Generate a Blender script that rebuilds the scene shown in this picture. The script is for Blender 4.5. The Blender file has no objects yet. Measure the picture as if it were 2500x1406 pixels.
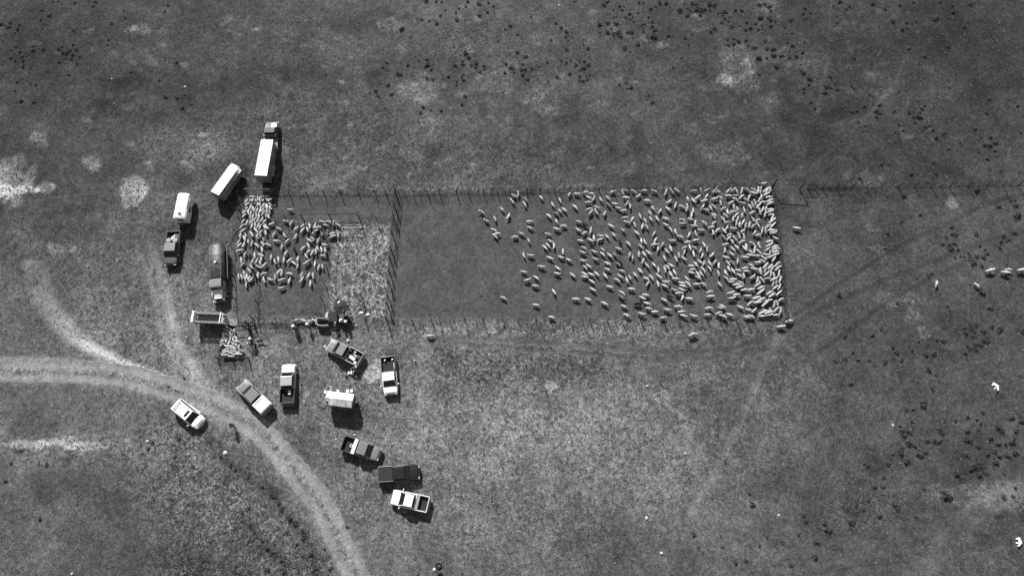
import bpy, bmesh, math, random
import numpy as np
from mathutils import Vector, Matrix
R = math.radians
random.seed(7); rng = np.random.default_rng(7)
C = bpy.context.scene.collection
# ------------------------------------------------------------------ camera
CAM_H, FPX, TILT = 98.0, 1800.0, R(19.2)
cam = bpy.data.cameras.new('camera'); camo = bpy.data.objects.new('camera', cam); C.objects.link(camo)
cam.sensor_width = 36.0; cam.lens = FPX / 2500.0 * 36.0
cam.clip_start = 0.5; cam.clip_end = 8000.0
camo.location = (0, 0, CAM_H); camo.rotation_euler = (TILT, 0, 0)
bpy.context.scene.camera = camo
# ------------------------------------------------------------------ world, sun, exposure
SUN_EL, SUN_AZ = R(41.0), R(19.0)           # shadows fall towards +x sin19, -y cos19
wd = bpy.data.worlds.new('World'); bpy.context.scene.world = wd; wd.use_nodes = True
nt = wd.node_tree; nt.nodes.clear()
wo = nt.nodes.new('ShaderNodeOutputWorld'); bg = nt.nodes.new('ShaderNodeBackground')
sky = nt.nodes.new('ShaderNodeTexSky'); sky.sky_type = 'NISHITA'; sky.sun_disc = False
sky.sun_elevation = SUN_EL; sky.sun_rotation = -SUN_AZ
bw = nt.nodes.new('ShaderNodeRGBToBW')
nt.links.new(sky.outputs[0], bw.inputs[0]); nt.links.new(bw.outputs[0], bg.inputs[0])
bg.inputs[1].default_value = 0.075
nt.links.new(bg.outputs[0], wo.inputs[0])
sl = bpy.data.lights.new('sun', 'SUN'); sl.energy = 4.6; sl.angle = R(0.5); sl.color = (1, 1, 1)
so = bpy.data.objects.new('sun', sl); C.objects.link(so)
sd = Vector((math.sin(SUN_AZ) * math.cos(SUN_EL), -math.cos(SUN_AZ) * math.cos(SUN_EL), -math.sin(SUN_EL)))
so.rotation_euler = sd.to_track_quat('-Z', 'Y').to_euler(); so.location = (-40, 100, 120)
vs = bpy.context.scene.view_settings
vs.view_transform = 'Standard'; vs.look = 'None'; vs.exposure = 0.55; vs.gamma = 1.0

ct, st = math.cos(TILT), math.sin(TILT)
def G(px, py, z=0.0):
    """photograph pixel (2500x1406) -> world point at height z"""
    u = (px - 1250) / FPX; v = (py - 703) / FPX
    dx, dy, dz = u, st - v * ct, -(ct + v * st)
    t = (CAM_H - z) / -dz
    return Vector((dx * t, dy * t, z))
# ------------------------------------------------------------------ materials (the place is seen in black and white: greys only)
def gm(name, v, rough=0.7, metal=0.0, var=0.12, scale=3.0, bump=0.0, spec=0.5, island=0.0, coat=0.0):
    m = bpy.data.materials.new(name); m.use_nodes = True
    n = m.node_tree; b = n.nodes['Principled BSDF']
    b.inputs['Roughness'].default_value = rough; b.inputs['Metallic'].default_value = metal
    b.inputs['Specular IOR Level'].default_value = spec
    b.inputs['Coat Weight'].default_value = coat
    tc = n.nodes.new('ShaderNodeTexCoord'); no = n.nodes.new('ShaderNodeTexNoise')
    no.inputs['Scale'].default_value = scale; no.inputs['Detail'].default_value = 5
    n.links.new(tc.outputs['Object'], no.inputs['Vector'])
    mr = n.nodes.new('ShaderNodeMapRange'); mr.inputs[1].default_value = 0.3; mr.inputs[2].default_value = 0.7
    mr.inputs[3].default_value = v * (1 - var); mr.inputs[4].default_value = v * (1 + var)
    n.links.new(no.outputs[0], mr.inputs[0]); out = mr.outputs[0]
    if island:
        ge = n.nodes.new('ShaderNodeNewGeometry'); mi = n.nodes.new('ShaderNodeMapRange')
        mi.inputs[3].default_value = 1 - island; mi.inputs[4].default_value = 1 + island
        n.links.new(ge.outputs['Random Per Island'], mi.inputs[0])
        mu = n.nodes.new('ShaderNodeMath'); mu.operation = 'MULTIPLY'
        n.links.new(out, mu.inputs[0]); n.links.new(mi.outputs[0], mu.inputs[1]); out = mu.outputs[0]
    n.links.new(out, b.inputs['Base Color'])
    if bump:
        bp = n.nodes.new('ShaderNodeBump'); bp.inputs['Strength'].default_value = bump; bp.inputs['Distance'].default_value = 0.03
        n.links.new(no.outputs[0], bp.inputs['Height']); n.links.new(bp.outputs[0], b.inputs['Normal'])
    return m
M = dict(
  wool=gm('sheep_wool', .42, .95, var=.22, scale=11, bump=.9, island=.24, spec=.1),
  greywool=gm('grey_wool', .20, .95, var=.2, scale=14, bump=.5, spec=.1),
  blackwool=gm('black_wool', .018, .9, var=.2, scale=14, bump=.4, spec=.15),
  white=gm('white_paint', .82, .35, var=.03, scale=1.2, spec=.5, coat=.4),
  dullwhite=gm('dull_white_paint', .72, .6, var=.08, scale=2),
  silver=gm('silver_paint', .42, .32, .35, var=.06, scale=2, coat=.4),
  grey=gm('grey_paint', .20, .38, .2, var=.07, scale=2, coat=.4),
  midgrey=gm('mid_grey_paint', .30, .42, .1, var=.07, scale=2),
  darkgrey=gm('dark_grey_paint', .07, .4, .0, var=.1, scale=2, coat=.3),
  black=gm('black_paint', .012, .3, .0, var=.1, scale=2, coat=.4),
  liner=gm('bed_liner', .014, .8, var=.3, scale=9),
  glass=gm('tinted_glass', .010, .08, var=.05, spec=.6),
  rubber=gm('tyre_rubber', .014, .85, var=.2, scale=8),
  steel=gm('dull_steel', .35, .45, .7, var=.15, scale=5),
  alu=gm('aluminium_sheet', .62, .38, .35, var=.35, scale=1.6, bump=.5),
  galv=gm('galvanised_rail', .50, .5, .5, var=.15, scale=4),
  rust=gm('dark_rusted_steel', .035, .8, .2, var=.3, scale=6),
  post=gm('dark_fence_steel', .022, .8, .2, var=.3, scale=6),
  wire=gm('fence_wire', .10, .6, .5, var=.2, scale=6),
  wood=gm('weathered_wood', .34, .85, var=.25, scale=8, bump=.4),
  canvas=gm('black_umbrella_cloth', .022, .85, var=.15, scale=3),
  cloth=gm('dark_cloth', .022, .9, var=.3, scale=6),
  denim=gm('denim', .07, .9, var=.2, scale=8),
  shirt=gm('pale_shirt', .55, .9, var=.1, scale=8),
  skin=gm('skin', .28, .6, var=.08, scale=9),
  hair=gm('dark_hair', .012, .8, var=.2, scale=20),
  straw=gm('straw_hat', .70, .85, var=.1, scale=20),
  blackhat=gm('black_felt_hat', .012, .9, var=.2, scale=20),
  lamp=gm('lamp_lens', .6, .15, var=.05),
  plastic=gm('white_plastic', .80, .5, var=.04),
  tank=gm('stained_tank_steel', .075, .5, .3, var=.45, scale=1.7, bump=.2),
  rock=gm('pale_stone', .45, .9, var=.3, scale=5, bump=.5),
  shrub=gm('shrub_leaves', .06, .9, var=.3, scale=4, island=.75, spec=.2),
  twig=gm('shrub_stem', .035, .9, var=.3, scale=8),
  tuft=gm('dry_grass_blades', .10, .95, var=.45, scale=.5, island=.75, spec=.1),
)
# ------------------------------------------------------------------ object helpers
def link(name, me, mat=None, parent=None):
    o = bpy.data.objects.new(name, me); C.objects.link(o)
    if mat is not None and me is not None:
        if not isinstance(mat, (list, tuple)): mat = [mat]
        me.materials.clear()
        for x in mat: me.materials.append(x)
    if parent is not None: o.parent = parent
    return o
def tag(o, label=None, cat=None, group=None, kind=None):
    if label: o['label'] = label
    if cat: o['category'] = cat
    if group: o['group'] = group
    if kind: o['kind'] = kind
    return o
def thing(name, label, cat, loc=(0, 0, 0), rz=0.0, group=None):
    o = bpy.data.objects.new(name, None); C.objects.link(o); o.empty_display_size = .2
    o.location = loc; o.rotation_euler = (0, 0, rz)
    return tag(o, label, cat, group)
def copy_tree(o, parent=None):
    c = o.copy(); C.objects.link(c)
    if parent is not None: c.parent = parent
    for ch in list(o.children): copy_tree(ch, c)
    return c
class MB:
    def __init__(s): s.bm = bmesh.new()
    def box(s, c, d, bev=0.0, rot=None, taper=1.0):
        r = bmesh.ops.create_cube(s.bm, size=1.0)['verts']
        for v in r:
            v.co = Vector((v.co.x * d[0], v.co.y * d[1], v.co.z * d[2]))
            if v.co.z > 0 and taper != 1: v.co.x *= taper; v.co.y *= taper
        if bev:
            es = list({e for v in r for e in v.link_edges})
            g = bmesh.ops.bevel(s.bm, geom=es, offset=bev, segments=2, profile=.6, affect='EDGES')
            r = list({v for f in g['faces'] for v in f.verts} | set(x for x in r if x.is_valid))
            seen = set(r); st_ = list(r)
            while st_:
                v = st_.pop()
                for e in v.link_edges:
                    w = e.other_vert(v)
                    if w not in seen: seen.add(w); st_.append(w)
            r = list(seen)
        if rot is not None: bmesh.ops.rotate(s.bm, verts=r, cent=(0, 0, 0), matrix=rot)
        bmesh.ops.translate(s.bm, verts=r, vec=Vector(c)); return s
    def bar(s, a, b, w, w2=None, sides=4):
        a, b = Vector(a), Vector(b); w2 = w if w2 is None else w2
        d = b - a; L = d.length
        if L < 1e-6: return s
        q = d.to_track_quat('Z', 'Y').to_matrix().to_4x4(); q.translation = (a + b) / 2
        bmesh.ops.create_cone(s.bm, cap_ends=True, segments=sides, radius1=w, radius2=w2, depth=L, matrix=q); return s
    def tube(s, pts, w, sides=5):
        for a, b in zip(pts[:-1], pts[1:]): s.bar(a, b, w, sides=sides)
        return s
    def cyl(s, c, r, h, axis='Z', seg=16, r2=None):
        m = Matrix.Translation(Vector(c))
        if axis == 'Y': m = m @ Matrix.Rotation(R(90), 4, 'X')
        if axis == 'X': m = m @ Matrix.Rotation(R(90), 4, 'Y')
        bmesh.ops.create_cone(s.bm, cap_ends=True, segments=seg, radius1=r, radius2=r if r2 is None else r2, depth=h, matrix=m); return s
    def ball(s, c, r, sc=(1, 1, 1), u=10, v=8):
        m = Matrix.Translation(Vector(c)) @ Matrix.Diagonal((sc[0], sc[1], sc[2], 1))
        bmesh.ops.create_uvsphere(s.bm, u_segments=u, v_segments=v, radius=r, matrix=m); return s
    def loft(s, rings, cap=True):
        vr = [[s.bm.verts.new(p) for p in r] for r in rings]
        n = len(vr[0])
        for a, b in zip(vr[:-1], vr[1:]):
            for i in range(n): s.bm.faces.new((a[i], a[(i + 1) % n], b[(i + 1) % n], b[i]))
        if cap: s.bm.faces.new(vr[0][::-1]); s.bm.faces.new(vr[-1])
        return s
    def panel(s, q, inset=.12, off=.004, th=.015):
        """thin plate on quad q (4 corners, counter-clockwise from outside)"""
        q = [Vector(p) for p in q]; c = sum(q, Vector()) / 4
        n = (q[1] - q[0]).cross(q[2] - q[1]).normalized()
        p = [c + (x - c) * (1 - inset) for x in q]
        s.loft([[x + n * (off - th) for x in p], [x + n * off for x in p]]); return s
    def mesh(s, name, smooth=False, flip=True):
        if flip: bmesh.ops.recalc_face_normals(s.bm, faces=s.bm.faces[:])
        me = bpy.data.meshes.new(name); s.bm.to_mesh(me); s.bm.free()
        if smooth:
            for p in me.polygons: p.use_smooth = True
        return me
    def obj(s, name, mat, parent=None, smooth=False):
        return link(name, s.mesh(name, smooth), mat, parent)
def skin_mesh(name, verts, edges, radii, sub=1, jitter=0.0, extra=None):
    me = bpy.data.meshes.new(name + '_s'); me.from_pydata(verts, edges, [])
    o = bpy.data.objects.new('tmp', me); C.objects.link(o)
    sk = o.modifiers.new('k', 'SKIN'); sk.use_smooth_shade = True; sk.branch_smoothing = .3
    for i, r in enumerate(radii):
        d = me.skin_vertices[0].data[i]
        d.radius = (r, r) if not isinstance(r, tuple) else r
        d.use_root = (i == 0)
    if sub:
        sb = o.modifiers.new('s', 'SUBSURF'); sb.levels = sub; sb.render_levels = sub
    dg = bpy.context.evaluated_depsgraph_get(); dg.update()
    r = bpy.data.meshes.new_from_object(o.evaluated_get(dg)); r.name = name
    bpy.data.objects.remove(o); bpy.data.meshes.remove(me)
    if jitter:
        for v in r.vertices:
            k = jitter * (math.sin(v.co.x * 41 + v.co.y * 29) + math.sin(v.co.y * 53 + v.co.z * 37 + v.co.x * 17))
            v.co += v.normal * k
    for p in r.polygons: p.use_smooth = True
    return r
# ------------------------------------------------------------------ ground
def vnoise(x, y, s, seed):
    g = np.random.default_rng(seed).random((256, 256))
    X = x * s; Y = y * s; xi = np.floor(X).astype(int); yi = np.floor(Y).astype(int)
    fx = X - xi; fy = Y - yi; fx = fx * fx * (3 - 2 * fx); fy = fy * fy * (3 - 2 * fy)
    a = g[xi % 256, yi % 256]; b = g[(xi + 1) % 256, yi % 256]; c = g[xi % 256, (yi + 1) % 256]; d = g[(xi + 1) % 256, (yi + 1) % 256]
    return (a * (1 - fx) + b * fx) * (1 - fy) + (c * (1 - fx) + d * fx) * fy
def fbm(x, y, s, seed, o=4):
    t = 0; k = 1; w = 0
    for i in range(o):
        a = 1.1 * i + seed * .7; X = x * math.cos(a) - y * math.sin(a) + 37 * i; Y = x * math.sin(a) + y * math.cos(a) - 19 * i
        t = t + k * vnoise(X, Y, s * 1.93 ** i, seed + i); w += k; k *= .6
    return t / w
def W(pts): return [(G(a, b).x, G(a, b).y) for a, b in pts]
def smoothline(pts, n=8):
    P = [Vector((a, b)) for a, b in pts]; P = [P[0] * 2 - P[1]] + P + [P[-1] * 2 - P[-2]]; out = []
    for i in range(1, len(P) - 2):
        for k in range(n):
            t = k / n; a, b, c, d = P[i - 1], P[i], P[i + 1], P[i + 2]
            out.append(.5 * ((2 * b) + (c - a) * t + (2 * a - 5 * b + 4 * c - d) * t * t + (3 * b - a - 3 * c + d) * t ** 3))
    out.append(P[-2]); return out
def linedist(x, y, pts):
    best = np.full(x.shape, 1e9)
    for a, b in zip(pts[:-1], pts[1:]):
        dx, dy = b[0] - a[0], b[1] - a[1]; L = dx * dx + dy * dy + 1e-9
        t = np.clip(((x - a[0]) * dx + (y - a[1]) * dy) / L, 0, 1)
        best = np.minimum(best, np.hypot(x - a[0] - t * dx, y - a[1] - t * dy))
    return best
def coords(lo, hi, step, far):
    a = list(np.arange(lo, hi + step, step)); s = step; x = a[-1]; up = []
    while x < far: s *= 1.35; x += s; up.append(x)
    s = step; x = a[0]; dn = []
    while x > -far: s *= 1.35; x -= s; dn.append(x)
    return np.array(dn[::-1] + a + up)
xs = coords(-88, 88, .28, 3500.); ys = coords(-14, 86, .28, 3500.)
GX, GY = np.meshgrid(xs, ys); gx = GX.ravel(); gy = GY.ravel()
# image position of each ground point, used only to look up where the photo's patches lie on the ground
def topx(x, y):
    d = y * st + CAM_H * ct; u = x / d; v = -(y * ct - CAM_H * st) / d
    return 1250 + u * FPX, 703 + v * FPX
IX, IY = topx(gx, np.clip(gy, -60, 200))
nz = fbm(gx, gy, .35, 11); nz2 = fbm(gx, gy, 1.3, 31); nz3 = fbm(gx, gy, .09, 51, 5); nz4 = fbm(gx, gy, .22, 61, 5)
IX = IX + (fbm(gx, gy, .4, 81) - .5) * 34; IY = IY + (fbm(gx, gy, .4, 85) - .5) * 34
alb = np.ones(gx.shape); rgh = np.full(gx.shape, .55)
def ell(cx, cy, rx, ry, amp, soft=.5, rg=None, ragged=.55):
    global alb, rgh
    r = np.hypot((IX - cx) / rx, (IY - cy) / ry) + (nz - .5) * ragged * 2 + (nz2 - .5) * ragged
    k = np.clip((1 - r) / soft + .5, 0, 1); k = k * k * (3 - 2 * k)
    alb = alb * (1 + (amp - 1) * k)
    if rg is not None: rgh = rgh * (1 - k) + rg * k
alb *= (.62 + .76 * nz3) * (.60 + .80 * nz4)
# lens vignette painted into the ground colour: it darkens away from the worked ground round the pens
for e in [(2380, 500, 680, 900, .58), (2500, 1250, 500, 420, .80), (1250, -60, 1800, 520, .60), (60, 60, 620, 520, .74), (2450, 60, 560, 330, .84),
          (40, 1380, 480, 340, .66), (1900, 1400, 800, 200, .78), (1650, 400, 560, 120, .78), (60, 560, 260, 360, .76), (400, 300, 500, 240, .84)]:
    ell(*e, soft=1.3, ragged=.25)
for e in [(1400, 960, 560, 240, 1.22), (820, 1060, 360, 240, 1.10), (1300, 1150, 460, 200, 1.16), (470, 720, 190, 260, 1.16), (330, 760, 200, 170, 1.16),
          (760, 350, 260, 110, 1.12), (1150, 400, 300, 60, 1.10), (430, 1150, 180, 130, 1.10), (210, 1100, 230, 40, 1.22), (130, 640, 150, 90, 1.08)]:
    ell(*e, soft=1.0, ragged=.4, rg=.8)
# bare pale patches
for e in [(325, 465, 33, 30, 2.1), (32, 440, 42, 46, 2.1), (60, 465, 30, 10, 2.1), (225, 400, 23, 17, 1.8), (112, 458, 20, 14, 1.9), (92, 338, 22, 20, 1.6), (5, 470, 26, 16, 2.1),
          (370, 402, 8, 14, 1.6), (345, 72, 20, 9, 1.6), (318, 75, 12, 8, 1.6), (455, 160, 13, 9, 1.6), (450, 360, 90, 50, 1.25), (1010, 222, 46, 28, 1.4), (1205, 205, 46, 26, 1.4),
          (1805, 165, 46, 50, 1.35), (1775, 375, 40, 28, 1.35), (1990, 150, 30, 30, 1.25), (2120, 440, 30, 18, 1.5), (2322, 497, 17, 9, 1.7), (1340, 950, 12, 14, 1.5),
          (1050, 300, 30, 14, 1.35), (1615, 112, 14, 8, 1.5), (1310, 240, 40, 24, 1.25), (930, 905, 30, 22, 1.5), (2230, 770, 20, 14, 1.3), (2260, 815, 12, 12, 1.45),
          (1770, 200, 30, 18, 1.3), (1890, 240, 14, 12, 1.4), (1120, 120, 26, 22, 1.25), (950, 65, 22, 14, 1.35), (1880, 8, 26, 22, 1.3), (2075, 110, 18, 10, 1.3),
          (980, 120, 14, 8, 1.3), (1105, 265, 14, 8, 1.3), (1340, 270, 16, 8, 1.35), (1310, 90, 16, 14, 1.3), (2200, 735, 60, 14, 1.25), (2140, 605, 16, 8, 1.3), (2130, 555, 16, 8, 1.3),
          (160, 610, 40, 12, 1.35), (70, 1078, 60, 9, 1.5), (220, 1085, 40, 9, 1.5), (140, 1076, 40, 9, 1.4), (2100, 1230, 70, 60, 1.08), (2400, 1210, 130, 30, 1.35)]:
    ell(e[0], e[1], e[2] * 1.12, e[3] * 1.12, 1 + (e[4] - 1) * 2.0, soft=.30, rg=.8)
rr = np.random.default_rng(4)
for _ in range(230):       # many small bare spots across the upper pasture
    cx, cy = rr.uniform(0, 2300), rr.uniform(20, 440)
    ell(cx, cy, rr.uniform(5, 14), rr.uniform(3, 8), rr.uniform(1.3, 1.8), soft=.5)
for _ in range(70):
    cx, cy = rr.uniform(0, 2500), rr.uniform(40, 1400)
    ell(cx, cy, rr.uniform(20, 70), rr.uniform(12, 40), rr.uniform(.78, .9), soft=.9)
def quad(pts, amp, rg, edge=.5):
    global alb, rgh
    P = W(pts); ins = np.full(gx.shape, 1e9)
    for i in range(len(P)):
        a = P[i]; b = P[(i + 1) % len(P)]; dx, dy = b[0] - a[0], b[1] - a[1]; L = math.hypot(dx, dy)
        ins = np.minimum(ins, ((gx - a[0]) * dy - (gy - a[1]) * dx) / L)
    k = np.clip(ins / edge + (nz2 - .5) * .6, 0, 1)
    alb = alb * (1 - k) + amp * (.9 + .2 * nz3) * (.94 + .12 * nz) * k; rgh = rgh * (1 - k) + rg * k
quad([(965, 480), (1885, 462), (1916, 780), (950, 784)], .62, .34)      # long pen, trampled smooth
quad([(600, 478), (966, 478), (962, 541), (650, 541)], .66, .34)         # lane
quad([(580, 480), (660, 480), (640, 775), (572, 775)], .70, .26)
quad([(650, 542), (800, 542), (790, 776), (632, 776)], .62, .45)
quad([(815, 548), (958, 543), (944, 780), (795, 778)], 1.85, 1.35)       # rough pale straw-strewn pen
quad([(760, 775), (1100, 775), (1100, 800), (760, 805)], .95, .7)
# rough verge south of the long pen
k = np.clip(1 - np.abs(IY - 806) / 22 + (nz - .5) * 1.2, 0, 1) * ((IX > 960) & (IX < 1900)); alb *= 1 + .28 * k; rgh = rgh * (1 - k) + 1.1 * k
k = np.clip(1 - np.abs(IY - 462) / 10 + (nz - .5) * 1.2, 0, 1) * ((IX > 670) & (IX < 1880)); alb *= 1 + .30 * k; rgh = rgh * (1 - k) + 1.1 * k
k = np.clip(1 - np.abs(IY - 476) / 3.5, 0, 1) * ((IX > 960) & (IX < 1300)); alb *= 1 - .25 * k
k = np.clip(1 - np.abs(IY - 900) / 80 + (nz - .5), 0, 1) * ((IX > 1060) & (IX < 1480)); alb *= 1 - .18 * k; rgh = rgh * (1 - k) + 1.3 * k
k = np.clip((460 + 420 * np.clip((IY - 1040) / 360, 0, 1) - IX) / 60, 0, 1) * np.clip((IX - 330) / 120, 0, 1) * (IY > 1020); rgh = rgh * (1 - k) + 1.3 * k; alb *= 1 + .08 * k
def track(pts, w, amp, rg=.3, broken=.0):
    global alb, rgh
    P = [tuple(p) for p in smoothline(W(pts), 6)]; d = linedist(gx, gy, P)
    k = np.clip((w - d) / (w * .5) + (nz2 - .5) * .8, 0, 1) * np.clip(1 - broken * 2 * (1 - nz), 0, 1)
    alb = alb * (1 + (amp - 1) * k); rgh = rgh * (1 - k) + rg * k
for off in (0, 14, 30, 46):
    track([(60 + off, 640), (85 + off, 730), (150 + off, 815), (260 + off * .8, 875), (420, 935), (560, 990)], .7, 1.55, .35, .2)
track([(250, 470), (235, 560), (210, 640)], .8, 1.15, .5, .4)
for off in (0, 20, 34):
    track([(335 + off, 590), (372 + off, 700), (405 + off, 830), (455 + off, 910), (520 + off * .6, 975)], .6, 1.5, .35, .2)
track([(540, 700), (560, 790), (520, 880), (500, 950)], 1.2, .86, .3, .2)
for a in ([(0, 878), (150, 882), (300, 905), (400, 930)],): track(a, .8, 1.6, .3)
track([(1050, 826), (1250, 832), (1500, 852), (1700, 862), (1840, 838), (1950, 785), (2200, 668), (2500, 560)], .5, .66, .3, .1)
track([(1100, 840), (1400, 862), (1600, 878), (1760, 872), (1880, 850)], .45, .72, .3, .2)
track([(1940, 770), (2040, 700), (2200, 600), (2330, 540), (2410, 500), (2500, 476)], .4, .62, .3, .1)
track([(2000, 860), (2200, 720), (2400, 620), (2500, 570)], .4, .68, .3, .15)
track([(1690, 1250), (1800, 1040), (1870, 880), (1900, 820)], .7, 1.25, .4, .2)
track([(1950, 430), (1975, 330), (2010, 200), (2030, 0)], .35, 1.22, .4, .2)
track([(1955, 430), (2070, 330), (2170, 220), (2215, 130)], .35, 1.22, .4, .2)
track([(2180, 60), (2150, 160), (2080, 300), (1985, 410)], .3, 1.12, .4, .3)
track([(2400, 200), (2440, 300), (2500, 400)], .35, .84, .4, .2)
track([(2000, 1406), (2250, 1370), (2500, 1330)], .3, 1.15, .4, .2); track([(1900, 1395), (2200, 1345), (2500, 1300)], .3, 1.15, .4, .2)
track([(2240, 1406), (2360, 1270), (2500, 1180)], 1.8, 1.4, .4, .1)
track([(700, 0), (712, 150), (690, 300), (700, 420)], .5, 1.10, .5, .3)
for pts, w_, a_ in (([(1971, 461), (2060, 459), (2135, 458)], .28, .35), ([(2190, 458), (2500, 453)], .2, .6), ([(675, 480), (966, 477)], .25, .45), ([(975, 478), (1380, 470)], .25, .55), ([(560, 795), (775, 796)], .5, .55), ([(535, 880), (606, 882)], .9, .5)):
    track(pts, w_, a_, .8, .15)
# the gully: dark growth
for pts in ([(668, 1200), (700, 1255), (735, 1290), (745, 1330), (770, 1406)], [(600, 1270), (640, 1320), (665, 1350), (690, 1406)], [(500, 1060), (560, 1130), (610, 1170), (668, 1205)]):
    track(pts, 1.1, .55, 1.3, .35)
# road bed under the road strip
ROAD = [(-260, 905), (-60, 905), (120, 906), (280, 914), (400, 944), (500, 978), (560, 1006), (620, 1040), (670, 1089), (712, 1140), (745, 1180), (782, 1226), (805, 1268), (835, 1337), (869, 1406), (905, 1490), (940, 1600)]
track(ROAD, 2.2, 1.35, .3)
alb *= .94 + .12 * vnoise(gx, gy, 3.0, 71)
nx, ny = len(xs), len(ys)
co = np.zeros((nx * ny, 3), np.float32); co[:, 0] = gx; co[:, 1] = gy
inview = (gx > -88) & (gx < 88) & (gy > -14) & (gy < 86)
co[:, 2] = np.where(inview, -(rgh * .03) * np.clip(nz2 * 1.6, 0, 1), -.02)       # shallow relief, always below z=0
i = np.arange(nx * ny).reshape(ny, nx)
f = np.stack([i[:-1, :-1], i[:-1, 1:], i[1:, 1:], i[1:, :-1]], -1).reshape(-1, 4)
gme = bpy.data.meshes.new('ground'); gme.vertices.add(len(co)); gme.vertices.foreach_set('co', co.ravel())
gme.loops.add(f.size); gme.loops.foreach_set('vertex_index', f.ravel().astype(np.int32))
gme.polygons.add(len(f)); gme.polygons.foreach_set('loop_start', (np.arange(len(f)) * 4).astype(np.int32))
gme.update(calc_edges=True); gme.validate()
gme.polygons.foreach_set('use_smooth', np.ones(len(f), bool))
ca = gme.color_attributes.new('soil', 'FLOAT_COLOR', 'POINT')
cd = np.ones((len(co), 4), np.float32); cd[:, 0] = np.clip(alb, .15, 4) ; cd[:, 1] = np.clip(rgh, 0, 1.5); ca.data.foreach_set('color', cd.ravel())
def ground_mat(name, base, attr=True, rut=False):
    m = bpy.data.materials.new(name); m.use_nodes = True; n = m.node_tree; L = n.links
    b = n.nodes['Principled BSDF']; b.inputs['Roughness'].default_value = .95; b.inputs['Specular IOR Level'].default_value = .08
    tc = n.nodes.new('ShaderNodeTexCoord')
    def noise(s, det, ro=.6, dist=0.0):
        x = n.nodes.new('ShaderNodeTexNoise'); x.inputs['Scale'].default_value = s; x.inputs['Detail'].default_value = det
        x.inputs['Roughness'].default_value = ro; x.inputs['Distortion'].default_value = dist
        L.new(tc.outputs['Object'], x.inputs['Vector']); return x.outputs[0]
    def mth(op, a, c, d=None):
        x = n.nodes.new('ShaderNodeMath'); x.operation = op
        for k, w in enumerate((a, c, d)):
            if w is None: continue
            if isinstance(w, (int, float)): x.inputs[k].default_value = w
            else: L.new(w, x.inputs[k])
        return x.outputs[0]
    def rng_(v, a, c, d, e):
        x = n.nodes.new('ShaderNodeMapRange'); L.new(v, x.inputs[0])
        for k, w in enumerate((a, c, d, e)): x.inputs[k + 1].default_value = w
        return x.outputs[0]
    if attr:
        at = n.nodes.new('ShaderNodeAttribute'); at.attribute_name = 'soil'
        sp = n.nodes.new('ShaderNodeSeparateColor'); L.new(at.outputs['Color'], sp.inputs[0]); A = sp.outputs[0]; RG = sp.outputs[1]
    else:
        v1 = n.nodes.new('ShaderNodeValue'); v1.outputs[0].default_value = 1.0; A = v1.outputs[0]
        v2 = n.nodes.new('ShaderNodeValue'); v2.outputs[0].default_value = .22; RG = v2.outputs[0]
        if rut:
            at = n.nodes.new('ShaderNodeAttribute'); at.attribute_name = 'soil'
            sp = n.nodes.new('ShaderNodeSeparateColor'); L.new(at.outputs['Color'], sp.inputs[0]); A = sp.outputs[0]; RG = sp.outputs[1]
    big = rng_(noise(.35, 6, .65, .5), .3, .7, .74, 1.26)
    mid = noise(1.9, 7, .72, .9); fine = noise(7.5, 5, .7, .6); spot = noise(3.4, 3, .5, 1.6)
    dk = rng_(spot, .60, .70, 0, 1); lt = rng_(noise(5.2, 2, .5, 2.2), .66, .74, 0, 1)
    c1 = mth('MULTIPLY_ADD', mth('SUBTRACT', mid, .5), mth('MULTIPLY_ADD', RG, 4.2, .6), 1.0)
    c2 = mth('MULTIPLY_ADD', mth('SUBTRACT', fine, .5), mth('MULTIPLY_ADD', RG, 3.2, 1.6), 1.0)
    c3 = mth('MULTIPLY_ADD', dk, mth('MULTIPLY', RG, -.50), 1.0)
    c4 = mth('MULTIPLY_ADD', lt, mth('MULTIPLY', RG, .9), 1.0)
    bl1 = rng_(noise(.95, 6, .68, 1.3), .50, .60, 0, 1); bl2 = rng_(noise(1.35, 6, .7, 1.8), .53, .63, 0, 1)
    c5 = mth('MULTIPLY_ADD', bl1, mth('MULTIPLY', RG, -.42), 1.0); c6 = mth('MULTIPLY_ADD', bl2, mth('MULTIPLY', RG, .55), 1.0)
    v = mth('MULTIPLY', A, base)
    for c in (big, c1, c2, c3, c4, c5, c6): v = mth('MULTIPLY', v, c)
    v = mth('MAXIMUM', v, .02); v = mth('MINIMUM', v, .6)
    L.new(v, b.inputs['Base Color'])
    h = mth('ADD', mth('MULTIPLY', mid, .8), mth('MULTIPLY', fine, .35)); h = mth('MULTIPLY', h, mth('MULTIPLY_ADD', RG, .9, .15))
    bp = n.nodes.new('ShaderNodeBump'); bp.inputs['Strength'].default_value = .9; bp.inputs['Distance'].default_value = .30
    L.new(h, bp.inputs['Height']); L.new(bp.outputs[0], b.inputs['Normal'])
    return m
ground = link('ground', gme, ground_mat('pasture_soil', .118)); tag(ground, 'dry mottled pasture with pale bare patches and worn tracks', 'ground', kind='structure')
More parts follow.
